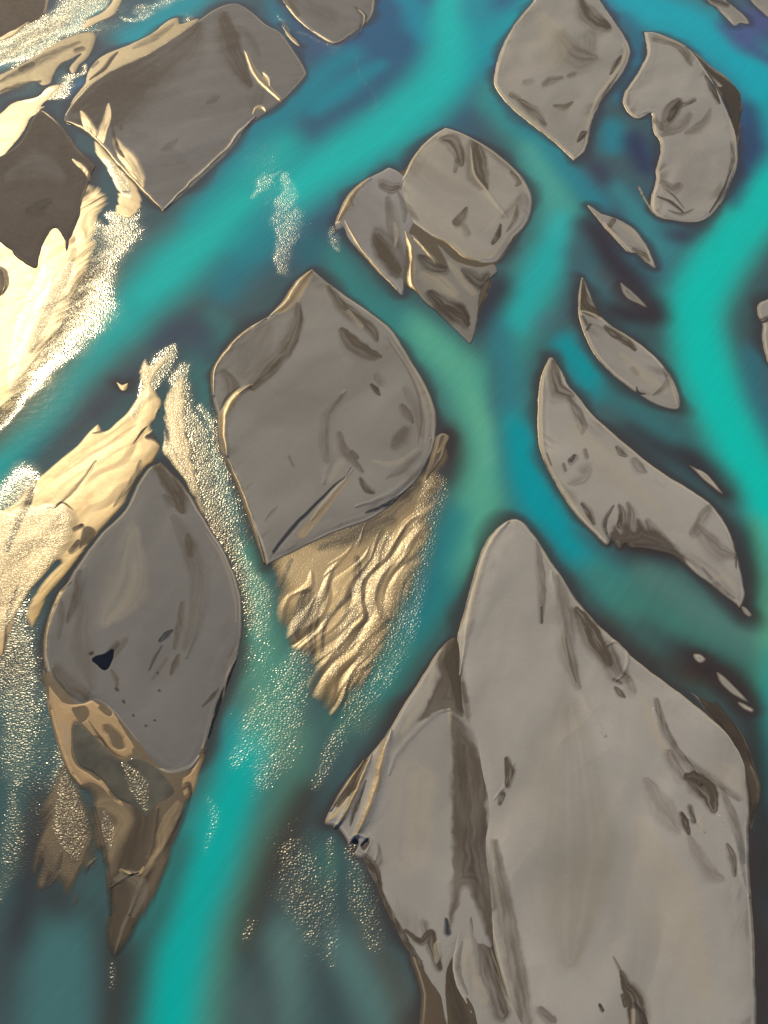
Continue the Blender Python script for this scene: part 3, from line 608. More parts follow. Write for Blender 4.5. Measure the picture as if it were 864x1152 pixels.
tag(surface('silt_flat', [(150,452),(158,440),(170,430),(184,452),(178,470),(172,480),(182,496),(180,508),(174,520),(166,527),(153,546),(139,574),(115,598),(90,630),(70,655),(56,672),(48,690),(42,704),(36,712),(30,705),(27,688),(38,665),(52,648),(66,634),(50,650),(28,680),(14,716),(4,742),(-40,760),(-40,585),(5,572),(30,548),(52,528),(70,512),(87,499),(103,481),(112,476),(118,484),(130,474),(141,464)], H=.3, bank=1.0, col=GOLD*1.5, wet=1.0, rim=.1, flow=50, und=.10, streak=.2, veil=1.6, ragged=.12, fold=(10.0, .009), rimcol=BROWN, feats=[
    S([(176,506),(156,545),(124,590),(88,630),(54,665),(40,695)], [4,9,10,9,8,5], .6, np.array([.19,.12,.055]), .9, 1.0), S([(120,500),(95,535),(70,565)], [6,14,8], .5, np.array([.42,.36,.27]), .9, 1.0), S([(100,560),(70,600),(40,640)], [6,10,8], .4, np.array([.2,.13,.06]), .9, .9),  # amber border and pale centre: sun-glow gradient painted into the tone
    S([(82,574),(70,566),(60,572),(50,572)], 1.2, .8, DARK, .5, .2), R([(108,520),(86,552),(64,572)], 3, -.12), S([(128,570),(140,556),(152,540),(158,520)], [1,4,5,2], .55, BROWN, .7, .4), A([(163,492),(172,484),(178,462),(188,470),(192,492),(190,504),(180,500),(172,496)], 2, .9, MAUVE, 0, .1), A([(95,594),(102,594),(108,600),(98,612),(90,618),(92,604)], 1.5, .85, BROWN*.8, .1), S([(84,596),(92,592)], 2.5, .8, DARK, .5), S([(80,620),(88,612)], [3,4], .6, BROWN), S([(150,500),(160,486),(166,480)], 1.4, .8, DARK), S([(104,488),(114,486),(122,480)], 1.6, .5, BROWN),
    S([(60,590),(76,580),(80,595),(70,615),(56,640)], [6,8,8,7,4], .45, BROWN, .9, .6), S([(40,540),(32,565),(20,590),(8,620)], [2,4,4,3], .75, DARK, .7, .2), A([(-40,600),(10,580),(40,572),(66,572),(76,590),(60,630),(40,655),(20,690),(-40,740)], 8, .25, BROWN, .85, 0, .30), RP([(0,565),(30,552)], 10, .5), RP([(150,470),(160,440),(172,432)], 9, .45), RP([(-10,700),(10,650),(30,620)], 26, .4), S([(4,740),(10,690),(20,660)], 3, .6, DARK, .8, .2)]),
    'largest golden sheet of wet silt, draped over the head of the drop-shaped bar', 'silt flat', FLATS)
tag(surface('silt_flat', [(182,448),(190,436),(200,424),(210,422),(212,440),(214,470),(218,505),(226,540),(238,575),(252,612),(236,600),(222,574),(206,548),(194,528),(180,508),(182,494),(180,472)], veil=2.6, H=.2, bank=.9, col=GOLD*.95, wet=.95, rim=.1, flow=-70, ripple=.3, feats=[S([(192,500),(206,526),(224,560)], 3, .5, BROWN, .8, .4)]),
    'narrow glittering strip of silt down the right side of the drop-shaped bar', 'silt flat', FLATS)
tag(surface('silt_flat', [(155,428),(152,418),(158,404),(166,400),(172,408),(184,400),(196,392),(192,402),(182,416),(174,430),(162,448)], veil=2.0, H=.16, bank=.8, col=GOLD, wet=.95, rim=.1, ripple=.35), 'small ragged glittering shoal above the largest golden sheet', 'silt flat', FLATS)
tag(surface('silt_flat', [(131,430),(138,433),(144,431),(142,438),(137,439)], H=.15, bank=.5, col=GOLD, wet=.95, rim=.1), 'tiny cream speck of silt left of the ragged shoal', 'silt flat', FLATS)
tag(surface('mud_shoal', [(76,850),(90,872),(102,890),(112,930),(120,968),(112,984),(102,998),(98,1016),(85,1030),(70,1020),(62,1004),(48,1010),(34,1000),(26,975),(28,940),(44,900),(56,868)], veil=5.0, H=.22, bank=2.2, col=BROWN*.95, wet=.6, rim=.6, flow=80, ripple=.1, feats=[RP([(74,880),(80,930),(84,965)], 20, .55), R([(110,965),(100,975),(94,990)], 2, .2, .9), G([(112,966),(104,974),(98,986)], 1.3, .9), S([(60,985),(66,975),(70,960)], 3, .6, DARK, .8), S([(45,960),(55,985)], 8, .4, DARK, .9)]),
    'dark speckled mud shoal with two drooping tips left of the framed pool', 'mud shoal', 'mud shoals barely out of the water')

# ---- right-hand slivers
tag(surface('silt_bar', [(655,311,1),(661,322),(668,340),(676,355),(684,364),(696,372),(717,385),(738,402),(755,423),(763,440),(766,454),(762,461),(745,458),(724,447),(696,427),(672,403),(658,378),(651,353),(651,329)], H=.6, bank=.8, col=DRY*.95, flow=-45, rim=.8, feats=[
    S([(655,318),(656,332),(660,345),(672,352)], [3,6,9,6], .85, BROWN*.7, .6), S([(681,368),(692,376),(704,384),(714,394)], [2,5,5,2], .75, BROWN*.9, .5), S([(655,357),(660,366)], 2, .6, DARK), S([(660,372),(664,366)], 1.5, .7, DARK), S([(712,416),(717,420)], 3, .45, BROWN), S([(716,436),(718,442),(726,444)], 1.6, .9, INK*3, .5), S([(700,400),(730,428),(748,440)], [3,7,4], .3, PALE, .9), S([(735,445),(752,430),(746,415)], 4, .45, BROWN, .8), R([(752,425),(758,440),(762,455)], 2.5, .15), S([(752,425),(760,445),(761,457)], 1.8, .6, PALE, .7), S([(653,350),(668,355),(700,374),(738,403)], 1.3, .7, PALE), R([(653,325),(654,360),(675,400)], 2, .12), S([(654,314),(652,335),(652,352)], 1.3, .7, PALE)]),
    'leaf-shaped pale silt sliver with a dark upper tip and one brown bar', 'silt bar', BARS)
tag(surface('silt_bar', [(618,402,1),(623,403),(633,419),(640,434),(651,447),(668,468),(686,484),(703,499),(738,527),(772,548),(796,564),(812,582),(824,604),(831,630),(836,655),(838,672),(833,684),(828,680),(817,672),(800,658),(786,648),(772,636),(758,626),(742,621),(726,618),(712,617),(704,612),(698,618),(690,610),(682,614),(665,597),(650,582),(633,558),(616,527),(606,499),(605,458),(609,423)], H=.75, bank=.9, col=DRY*1.0, flow=-48, rim=.85, wet=.45, feats=[
    S([(622,408),(624,425),(628,440),(642,446)], [4,8,10,5], .6, BROWN, .7), S([(640,450),(650,465),(656,480),(655,488)], [3,5,5,2], .5, BROWN*.9, .7), S([(693,504),(698,510),(704,514)], [2,4.5,2], .65, BROWN, .6), S([(714,520),(720,528),(726,532)], [4,6,2], .45, BROWN, .8), S([(642,520),(646,516)], 3.5, .7, DARK, .6), S([(634,524),(636,530)], 2, .5, DARK), S([(658,508),(660,516)], 2.5, .55, DARK), S([(655,530),(662,526)], 4, .3, BROWN, .8), S([(614,512),(618,524)], [2,3], .6, DARK), S([(640,545),(655,540),(664,530)], 6, .25, BROWN, .9),
    S([(655,568),(662,578),(668,590)], [2,4,2], .7, BROWN*.8, .7), S([(698,592),(700,580),(696,570)], [5,5,2], .65, BROWN*.8, .7), A([(690,592),(698,602),(704,590),(712,598),(718,584),(726,594),(738,598),(756,612),(772,634),(756,632),(738,626),(716,624),(696,624),(684,618)], 3, .92, DARK*1.15, .3), S([(706,596),(710,580),(706,568)], [4,5,2], .5, BROWN*.9, .9), S([(690,570),(680,590),(684,606)], 3, .6, DARK, .7), S([(736,600),(728,588)], [5,3], .5, BROWN, .8), S([(780,600),(792,580),(800,570)], [5,6,3], .4, BROWN, .9), S([(785,595),(800,612),(812,622),(822,626)], [4,9,9,4], .4, BROWN, .9), S([(818,590),(826,612),(828,640)], 2.5, .6, DARK, .7), S([(790,640),(808,660),(826,674)], 3, .4, BROWN), S([(800,655),(815,650),(828,664)], 4, .3, PALE), 
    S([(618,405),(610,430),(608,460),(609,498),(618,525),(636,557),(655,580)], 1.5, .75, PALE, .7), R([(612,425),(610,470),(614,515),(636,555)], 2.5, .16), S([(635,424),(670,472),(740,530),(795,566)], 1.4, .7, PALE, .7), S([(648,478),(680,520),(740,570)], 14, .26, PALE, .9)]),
    'long pale silt bar with frayed lower edge, slanting down to the right', 'silt bar', BARS)
tag(surface('silt_bar', [(661,231),(668,234),(676,240),(682,242),(696,247),(713,257),(727,275),(735,292),(738,302),(728,296),(717,286),(708,284),(700,276),(690,266),(680,256),(672,246)], H=.45, bank=.7, col=DRY*.8, flow=-45, rim=.9, feats=[S([(690,248),(686,255)], 3, .7, BROWN), S([(712,280),(724,288),(730,294)], 4, .6, BROWN, .8), R([(680,252),(692,268),(706,283)], 1.8, .2, .5), S([(679,250),(692,267),(706,283)], 1.3, .9, PALE*1.2), S([(696,252),(714,264),(724,280)], 4, .4, PALE, .8)]),
    'short grey silt sliver with a white lower rim below the tall diamond', 'silt bar', BARS)
tag(surface('mud_shoal', [(698,318),(704,322),(714,330),(722,338),(728,346),(718,342),(706,336),(700,328)], H=.2, bank=.9, col=DRY*.6, rim=.9, flow=-40), 'faint grey mud streak above the leaf-shaped sliver', 'mud shoal', 'mud shoals barely out of the water')
tag(surface('mud_shoal', [(775,523),(782,526),(793,531),(804,542),(814,556),(806,552),(794,542),(784,533)], H=.2, bank=.8, col=DRY*.7, rim=.9, flow=-40), 'thin grey mud streak right of the long pale bar', 'mud shoal', 'mud shoals barely out of the water')
tag(surface('mud_shoal', [(780,736),(788,736),(794,742),(788,746),(782,742)], H=.25, bank=.7, col=DRY*.8, rim=.7), 'tiny bright fleck of mud in dark water above the giant bar', 'mud shoal', 'mud shoals barely out of the water')
tag(surface('mud_shoal', [(806,756),(814,760),(824,770),(836,782),(842,790),(832,786),(820,778),(810,768)], H=.3, bank=.7, col=DRY*.75, rim=.8, flow=-45), 'pale torn streak of mud beside the shoulder of the giant bar', 'mud shoal', 'mud shoals barely out of the water')
tag(surface('mud_shoal', [(830,790),(838,792),(848,798),(846,802),(836,798)], H=.25, bank=.6, col=DRY*.75, rim=.8), 'small grey mud chip below the torn streak', 'mud shoal', 'mud shoals barely out of the water')
tag(surface('mud_shoal', [(834,682),(840,684),(846,692),(842,694),(836,689)], H=.25, bank=.6, col=DRY*.8, rim=.8), 'tiny grey chip at the lower tip of the long pale bar', 'mud shoal', 'mud shoals barely out of the water')
tag(surface('silt_bar', [(852,344),(860,338),(900,330),(900,420),(868,412),(860,395),(857,378),(858,366),(853,356)], H=.5, bank=.8, col=DRY*.9, rim=.9, feats=[S([(855,362),(870,358)], 3, .8, DARK)]), 'pale bar just entering at the right edge beside the brightest channel', 'silt bar', BARS)

# ---- the giant at lower right
e = root('silt_bar', (660, 900), 'giant smooth beige silt bar filling the lower right corner', 'silt bar', BARS)
surface('bar_body', [(575,584),(588,587),(602,604),(616,626),(633,651),(648,674),(661,690),(676,706),(692,721),(712,740),(731,755),(765,780),(780,792),(800,808),(818,824),(830,840),(838,856),(841,880),(843,905),(842,930),(842,956),(845,1008),(849,1067),(850,1110),(852,1250),(838,1380),(780,1440),(690,1420),(620,1290),(578,1152),(566,1110),(556,1070),(549,1030),(546,991),(540,956),(546,913),(538,874),(533,835),(521,813),(515,791),(513,760),(515,716),(522,690),(530,660),(538,632),(546,611),(558,596)], H=1.15, bank=1.6, wet=.25, col=DRY*1.04, flow=65, rim=.7, parent=e, und=.16, streak=.08, rimcol=BROWN, feats=[
    S([(512,740),(520,790),(522,830)], [5,8,5], .4, BROWN, .9), R([(572,588),(553,610),(538,650),(526,700),(518,760)], 5, .4, .7), S([(560,600),(542,640),(530,690),(522,740)], 2.5, .55, PALE, .8), S([(520,770),(524,790)], 3, .4, DARK, .7),
    S([(604,610),(608,640),(610,665),(609,700)], [2,4,5,2], .45, BROWN*1.1, .8), S([(609,685),(609.5,702)], 1.4, .6, DARK), S([(628,650),(636,690),(640,735),(650,775)], [3,8,8,3], .4, BROWN*1.2, .9), R([(620,645),(632,700),(652,780),(680,830)], 6, .22), S([(636,720),(642,750),(648,770)], 1.5, .6, BROWN),
    S([(648,688),(660,705),(672,728),(684,748)], [5,10,10,5], .78, BROWN*1.0, .6), S([(684,728),(688,744),(696,760),(706,764)], [6,9,8,4], .5, BROWN, .8), S([(692,776),(698,782),(702,786)], [2,4,1.5], .7, BROWN*.8, .6), R([(682,728),(694,722),(706,736),(702,758),(692,768)], 2.5, .18), S([(690,766),(698,770)], 2, .5, DARK), S([(704,760),(712,780)], 5, .3, BROWN, .9),
    R([(735,800),(748,830),(772,862),(788,884)], 5, .3), S([(738,790),(746,820),(760,845),(782,874)], [3,5,4,3], .5, BROWN*1.1, .7), S([(722,788),(736,825),(752,850)], [2,5,4], .45, PALE, .8), S([(752,850),(766,875)], [5,6], .4, BROWN, .8), 
    S([(772,876),(784,882),(796,894),(802,912)], [5,12,11,5], .82, BROWN*.9, .45), S([(766,918),(770,928),(774,940)], [3,4.5,2], .85, BROWN*.8, .5), S([(776,910),(780,926)], 3, .6, DARK, .6), R([(772,922),(784,928),(792,938)], 2.5, .15), S([(786,920),(788,934)], 2, .5, PALE), S([(728,880),(745,910),(762,935)], [4,12,5], .28, BROWN*1.3, .9), S([(775,945),(800,985),(812,990)], [3,8,3], .3, BROWN*1.3, .9), S([(818,952),(824,966),(826,986)], [2,4.5,2], .6, BROWN, .7), R([(808,920),(826,945),(834,985),(842,1010)], 3, .22), S([(812,890),(828,930),(836,970)], [3,5,3], .4, BROWN, .8),
    S([(802,862),(822,872),(834,890)], [6,12,7], .25, PALE, .9), S([(770,855),(800,878),(830,900)], [2,4,3], .4, BROWN, .8), S([(570,855),(573,868),(571,885)], [3,5.5,3], .75, BROWN*.9, .5), S([(565,895),(562,905)], [3.5,2.5], .7, BROWN*.9, .5), R([(556,900),(572,880),(578,860)], 3, .12),
    S([(699,1096),(703,1108),(711,1120),(716,1136),(718,1165)], [3,5,9,11,10], .8, BROWN*.95, .5), S([(701,1122),(703,1132)], [3.5,3], .8, BROWN, .5), S([(714,1130),(722,1145),(728,1165)], [2,4,5], .7, DARK, .5), S([(674,1132),(677,1138)], [1.6,2.4], .9, DARK, .5), S([(690,1078),(697,1092)], [1,2], .5, BROWN, .7), S([(712,1138),(712,1160)], 2, .6, PALE),
    S([(556,950),(566,1010),(578,1080),(588,1150)], [4,9,11,12], .5, BROWN*1.2, .9), S([(532,900),(540,960),(552,1020)], [3,8,8], .4, BROWN, .9), S([(608,1138),(620,1150)], [4,6], .5, BROWN, .8), S([(640,800),(650,950),(640,1080)], 45, .34, np.array([.2,.19,.17]), .9), S([(720,930),(760,1020),(790,1120)], 30, .28, PALE, .9),  # widest dark and pale strokes paint satin-fold shading into the tone
    S([(842,870),(845,950),(849,1040),(851,1120)], 2, .5, PALE, .7), S([(598,600),(640,660),(700,730),(770,785),(820,828)], 1.6, .6, PALE, .8)])
surface('silt_lobe', [(516,722),(508,718),(494,732),(478,756),(463,780),(450,800),(438,822),(426,838),(414,852),(402,866),(386,886),(372,910),(366,926),(378,930),(390,944),(396,960),(408,968),(416,982),(424,998),(434,1022),(446,1046),(458,1068),(470,1088),(480,1106),(488,1124),(494,1160),(514,1160),(510,1110),(520,1080),(552,1070),(558,1020),(552,950),(556,910),(548,870),(540,825),(526,800),(524,750)], H=.92, bank=1.2, col=DRY*.98, flow=75, rim=.6, parent=e, und=.14, rimcol=BROWN, feats=[
    A([(490,744),(500,728),(513,704),(520,720),(520,805),(508,802),(496,800),(470,812),(480,796),(488,776),(494,760)], 2.5, .85, BROWN*1.1), A([(500,740),(513,706),(522,720),(522,800),(514,800),(508,776)], 1.6, .7, BROWN*.7), S([(490,745),(482,775),(468,800),(452,825)], [2,4,4,2], .4, PALE, .8), R([(506,800),(490,804),(470,822),(446,850),(438,872)], 4, .18), S([(505,800),(508,820)], 2, .7, PALE),
    A([(508,806),(518,812),(533,836),(546,872),(548,912),(550,956),(556,1000),(556,1070),(534,1015),(522,1000),(512,1030),(506,1044),(508,1000),(509,940),(508,860)], 3.2, .86, BROWN*1.1), S([(520,840),(524,900),(528,960),(536,1010)], [3,6,6,4], .3, DARK, .9), G([(432,834),(428,852),(424,880),(414,912),(402,938)], [3,4,5,4,3], .6), R([(440,822),(432,850),(424,885),(412,920),(398,945)], 7, .6, .9), G([(416,848),(406,878),(392,910),(382,930)], [1,3,2.5,1], .9), R([(418,850),(406,880),(388,918),(376,932)], 4, .5, 1), S([(410,856),(394,885),(380,905)], [3,7,4], .8, BROWN*.6, .6), G([(410,856),(392,882),(374,912)], 1.4, .9), R([(410,855),(391,882),(372,912)], 3, .4, 1), G([(392,898),(376,918),(366,926)], 2, .9), S([(412,880),(400,912),(394,930)], 3, .7, BROWN*.6, .6),
    A([(394,950),(400,944),(404,950),(400,958),(396,962)], 1, .85, DARK, .2, -.3), A([(406,952),(414,944),(416,950),(410,958)], 1, .85, DARK, .2, -.3), R([(394,944),(406,942),(416,948),(412,962)], 2, .2, .3), S([(410,966),(418,975),(424,990),(430,1010)], [5,6,5,3], .7, BROWN*.7, .6), R([(416,940),(424,955),(422,970)], 3, .2), S([(426,950),(428,970),(420,980)], 3, .35, BROWN, .8),
    S([(424,994),(446,1042),(470,1084),(490,1126)], 4, .75, BROWN, .7), R([(426,990),(448,1036),(474,1082)], 3, .2), S([(456,1048),(474,1060),(484,1052),(486,1064),(494,1090)], [2,4,6,6,4], .8, BROWN*.8, .6), S([(478,1040),(480,1055)], 4, .4, BROWN, .8), S([(502,1036),(504,1050)], [2,4], .9, INK*3, .5), A([(488,1066),(494,1062),(496,1078),(490,1086)], 1.5, .7, PALE*.8, 0, .1), S([(470,880),(465,960)], 20, .26, PALE, .9)])  # last wide pale stroke paints satin sheen on the lobe
surface('silt_shelf', [(462,1066),(500,1040),(540,1040),(570,1110),(590,1190),(480,1190),(474,1120)], H=.5, bank=1.0, col=BROWN*.9, flow=75, rim=.5, parent=e, wet=.4, feats=[S([(500,1060),(506,1100),(520,1150)], [3,6,8], .5, DARK, .9)])
surface('silt_tail', [(520,1000),(512,1040),(508,1065),(506,1085),(510,1110),(524,1134),(540,1165),(600,1165),(572,1120),(556,1080),(548,1040),(536,1000)], H=.98, bank=1.0, col=DRY*.95, flow=75, rim=.6, parent=e, und=.14, rimcol=BROWN, feats=[
    S([(530,1020),(536,1045),(545,1070),(552,1100),(565,1140)], [3,5,8,9,9], .6, BROWN, .8), R([(520,1010),(514,1060),(512,1100),(530,1140)], 4, .22), S([(520,1060),(516,1090),(526,1120)], 3, .4, BROWN, .8), S([(528,1060),(530,1090),(545,1125)], [3,6,5], .3, PALE, .9)])
surface('silt_shelf', [(768,776),(780,776),(800,786),(798,776),(812,788),(826,806),(838,826),(848,850),(858,880),(858,900),(852,922),(846,940),(838,920),(836,880),(820,840),(795,806)], veil=1.8, ragged=.05, H=.22, bank=.8, col=BROWN*.9, flow=-50, rim=.6, parent=e, feats=[S([(772,778),(782,786),(800,814),(820,838)], [2,3,3,2], .7, PALE*.8, .7), S([(776,776),(790,780),(800,784)], 2, .8, PALE*.8), S([(800,795),(820,820),(836,850)], [4,7,6], .6, DARK, .9), S([(844,862),(855,885),(850,915)], 3, .5, PALE*.5, .8)])


# ------------------------------------------------------------------ the river
def river():
    # ground coordinates: fine inside the surveyed reach, growing steps outside it
    def axis(a, b, s, far):
        core = list(np.arange(a, b, s)); out = []; st = s; v = core[-1]
        while v < far:
            st *= 1.35; v += st; out.append(v)
        pre = []; st = s; v = a
        while v > -far:
            st *= 1.35; v -= st; pre.append(v)
        return np.array(pre[::-1] + core + out)
    xs, ys = axis(-230, 230, 0.62, 4000), axis(62, 520, 0.62, 4000)
    X, Y = np.meshgrid(xs, ys)
    Q = np.stack([X.ravel(), Y.ravel()], -1)
    n = len(Q)
    front = Q[:, 1] > -150
    P = np.full((n, 2), -9999.0); P[front] = U(Q[front])
    x, y = Q[:, 0], Q[:, 1]
    wn = np.stack([fbm(x / 18, y / 18, 501, 3), fbm(x / 18, y / 18, 502, 3)], -1)
    tone = np.tile(lin(64, 88, 97), (n, 1)) * (1 + 0.12 * fbm(x / 30, y / 30, 503, 3))[:, None]
    for pts, w, col, al, soft in CHANNELS:
        u, sg, s_ = stroke_u(P + wn * 2.0, pts, w, 2.4, True)
        wm = max(w) if hasattr(w, '__len__') else w
        v = 1 - smooth(max(0, 1 - soft), 1 + soft, u)
        k_ = np.where(v > 0)[0]
        end = s_[k_].max() if len(k_) else 1
        # threads of silt drawn out along the current, fading where a thread begins and ends
        ns = pnoise(sg[k_] * u[k_] * 1.9 + 5, s_[k_] / (wm * 5.0) + pts[0][0], 601) + 0.6 * pnoise(sg[k_] * u[k_] * 4.4, s_[k_] / (wm * 7.0) + pts[0][1], 602)
        off = lambda q: q[0] < 6 or q[0] > 858 or q[1] < 6 or q[1] > 1146      # a thread that runs on past the survey does not fade
        fl = min(1.3 * wm, .35 * end)
        v[k_] *= np.clip(1 + 0.12 * ns, 0, 1.12) * (1 if off(pts[0]) else smooth(-0.2, fl, s_[k_])) * (1 if off(pts[-1]) else smooth(-0.2, fl, end - s_[k_]))
        v = np.clip(v * al, 0, 1)
        tone = tone * (1 - v[:, None]) + col * v[:, None]
    # silt clouds mix sideways: blur over a few metres
    T = tone.reshape(len(ys), len(xs), 3)
    kk = np.exp(-0.5 * (np.arange(-9, 10) / BLUR) ** 2); kk /= kk.sum()
    for ax in (0, 1):
        pad = [(0, 0)] * 3; pad[ax] = (9, 9); Z = np.pad(T, pad, mode='edge'); n_ = T.shape[ax]
        T = sum(k_ * (Z[i:i + n_] if ax == 0 else Z[:, i:i + n_]) for i, k_ in enumerate(kk))
    tone = T.reshape(n, 3)
    # shallow margins over dark wet silt round every bar
    mar = np.zeros(n); mw = 3.2 + 4.2 * np.clip(fbm(x / 17, y / 17, 506, 2) + 0.05, -0.5, 1.4)
    for poly in OUTLINES:
        lo, hi = poly.min(0) - 9, poly.max(0) + 9
        m = np.where((x > lo[0]) & (x < hi[0]) & (y > lo[1]) & (y < hi[1]))[0]
        if not len(m): continue
        d = signed_rows(Q[m], poly)
        mar[m] = np.maximum(mar[m], 1 - smooth(0.2, mw[m], -d))
    v = 0.74 * mar
    tone = tone * (1 - v[:, None]) + lin(58, 50, 52) * v[:, None]
    rif = np.zeros(n)
    for pts, w, al in RIFFLES:
        u = stroke_u(P + wn * 9, pts, w, 2.6) * 0.82
        rif = np.maximum(rif, al * np.exp(-0.95 * u * u) * (1 - smooth(1.6, 2.13, u)))
    verts = np.stack([x, y, np.zeros(n)], -1)
    g = np.arange(n).reshape(len(ys), len(xs))
    f = np.stack([g[:-1, :-1], g[:-1, 1:], g[1:, 1:], g[1:, :-1]], -1).reshape(-1, 4)
    o = link('river_water', verts, f, M_WATER, {'tone': np.clip(tone, 0.002, 0.95), 'riffle': np.stack([rif, rif, rif], -1)})
    tag(o, 'turquoise glacial meltwater in braided channels', None, None, 'structure')
    b = bpy.data.meshes.new('riverbed')
    b.from_pydata([(-4500, -4500, -1.6), (4500, -4500, -1.6), (4500, 4500, -1.6), (-4500, 4500, -1.6)], [], [(0, 1, 2, 3)])
    b.materials.append(M_BED)
    bo = bpy.data.objects.new('riverbed', b); COL.objects.link(bo)
    tag(bo, 'dark silt riverbed under the channels', None, None, 'structure')

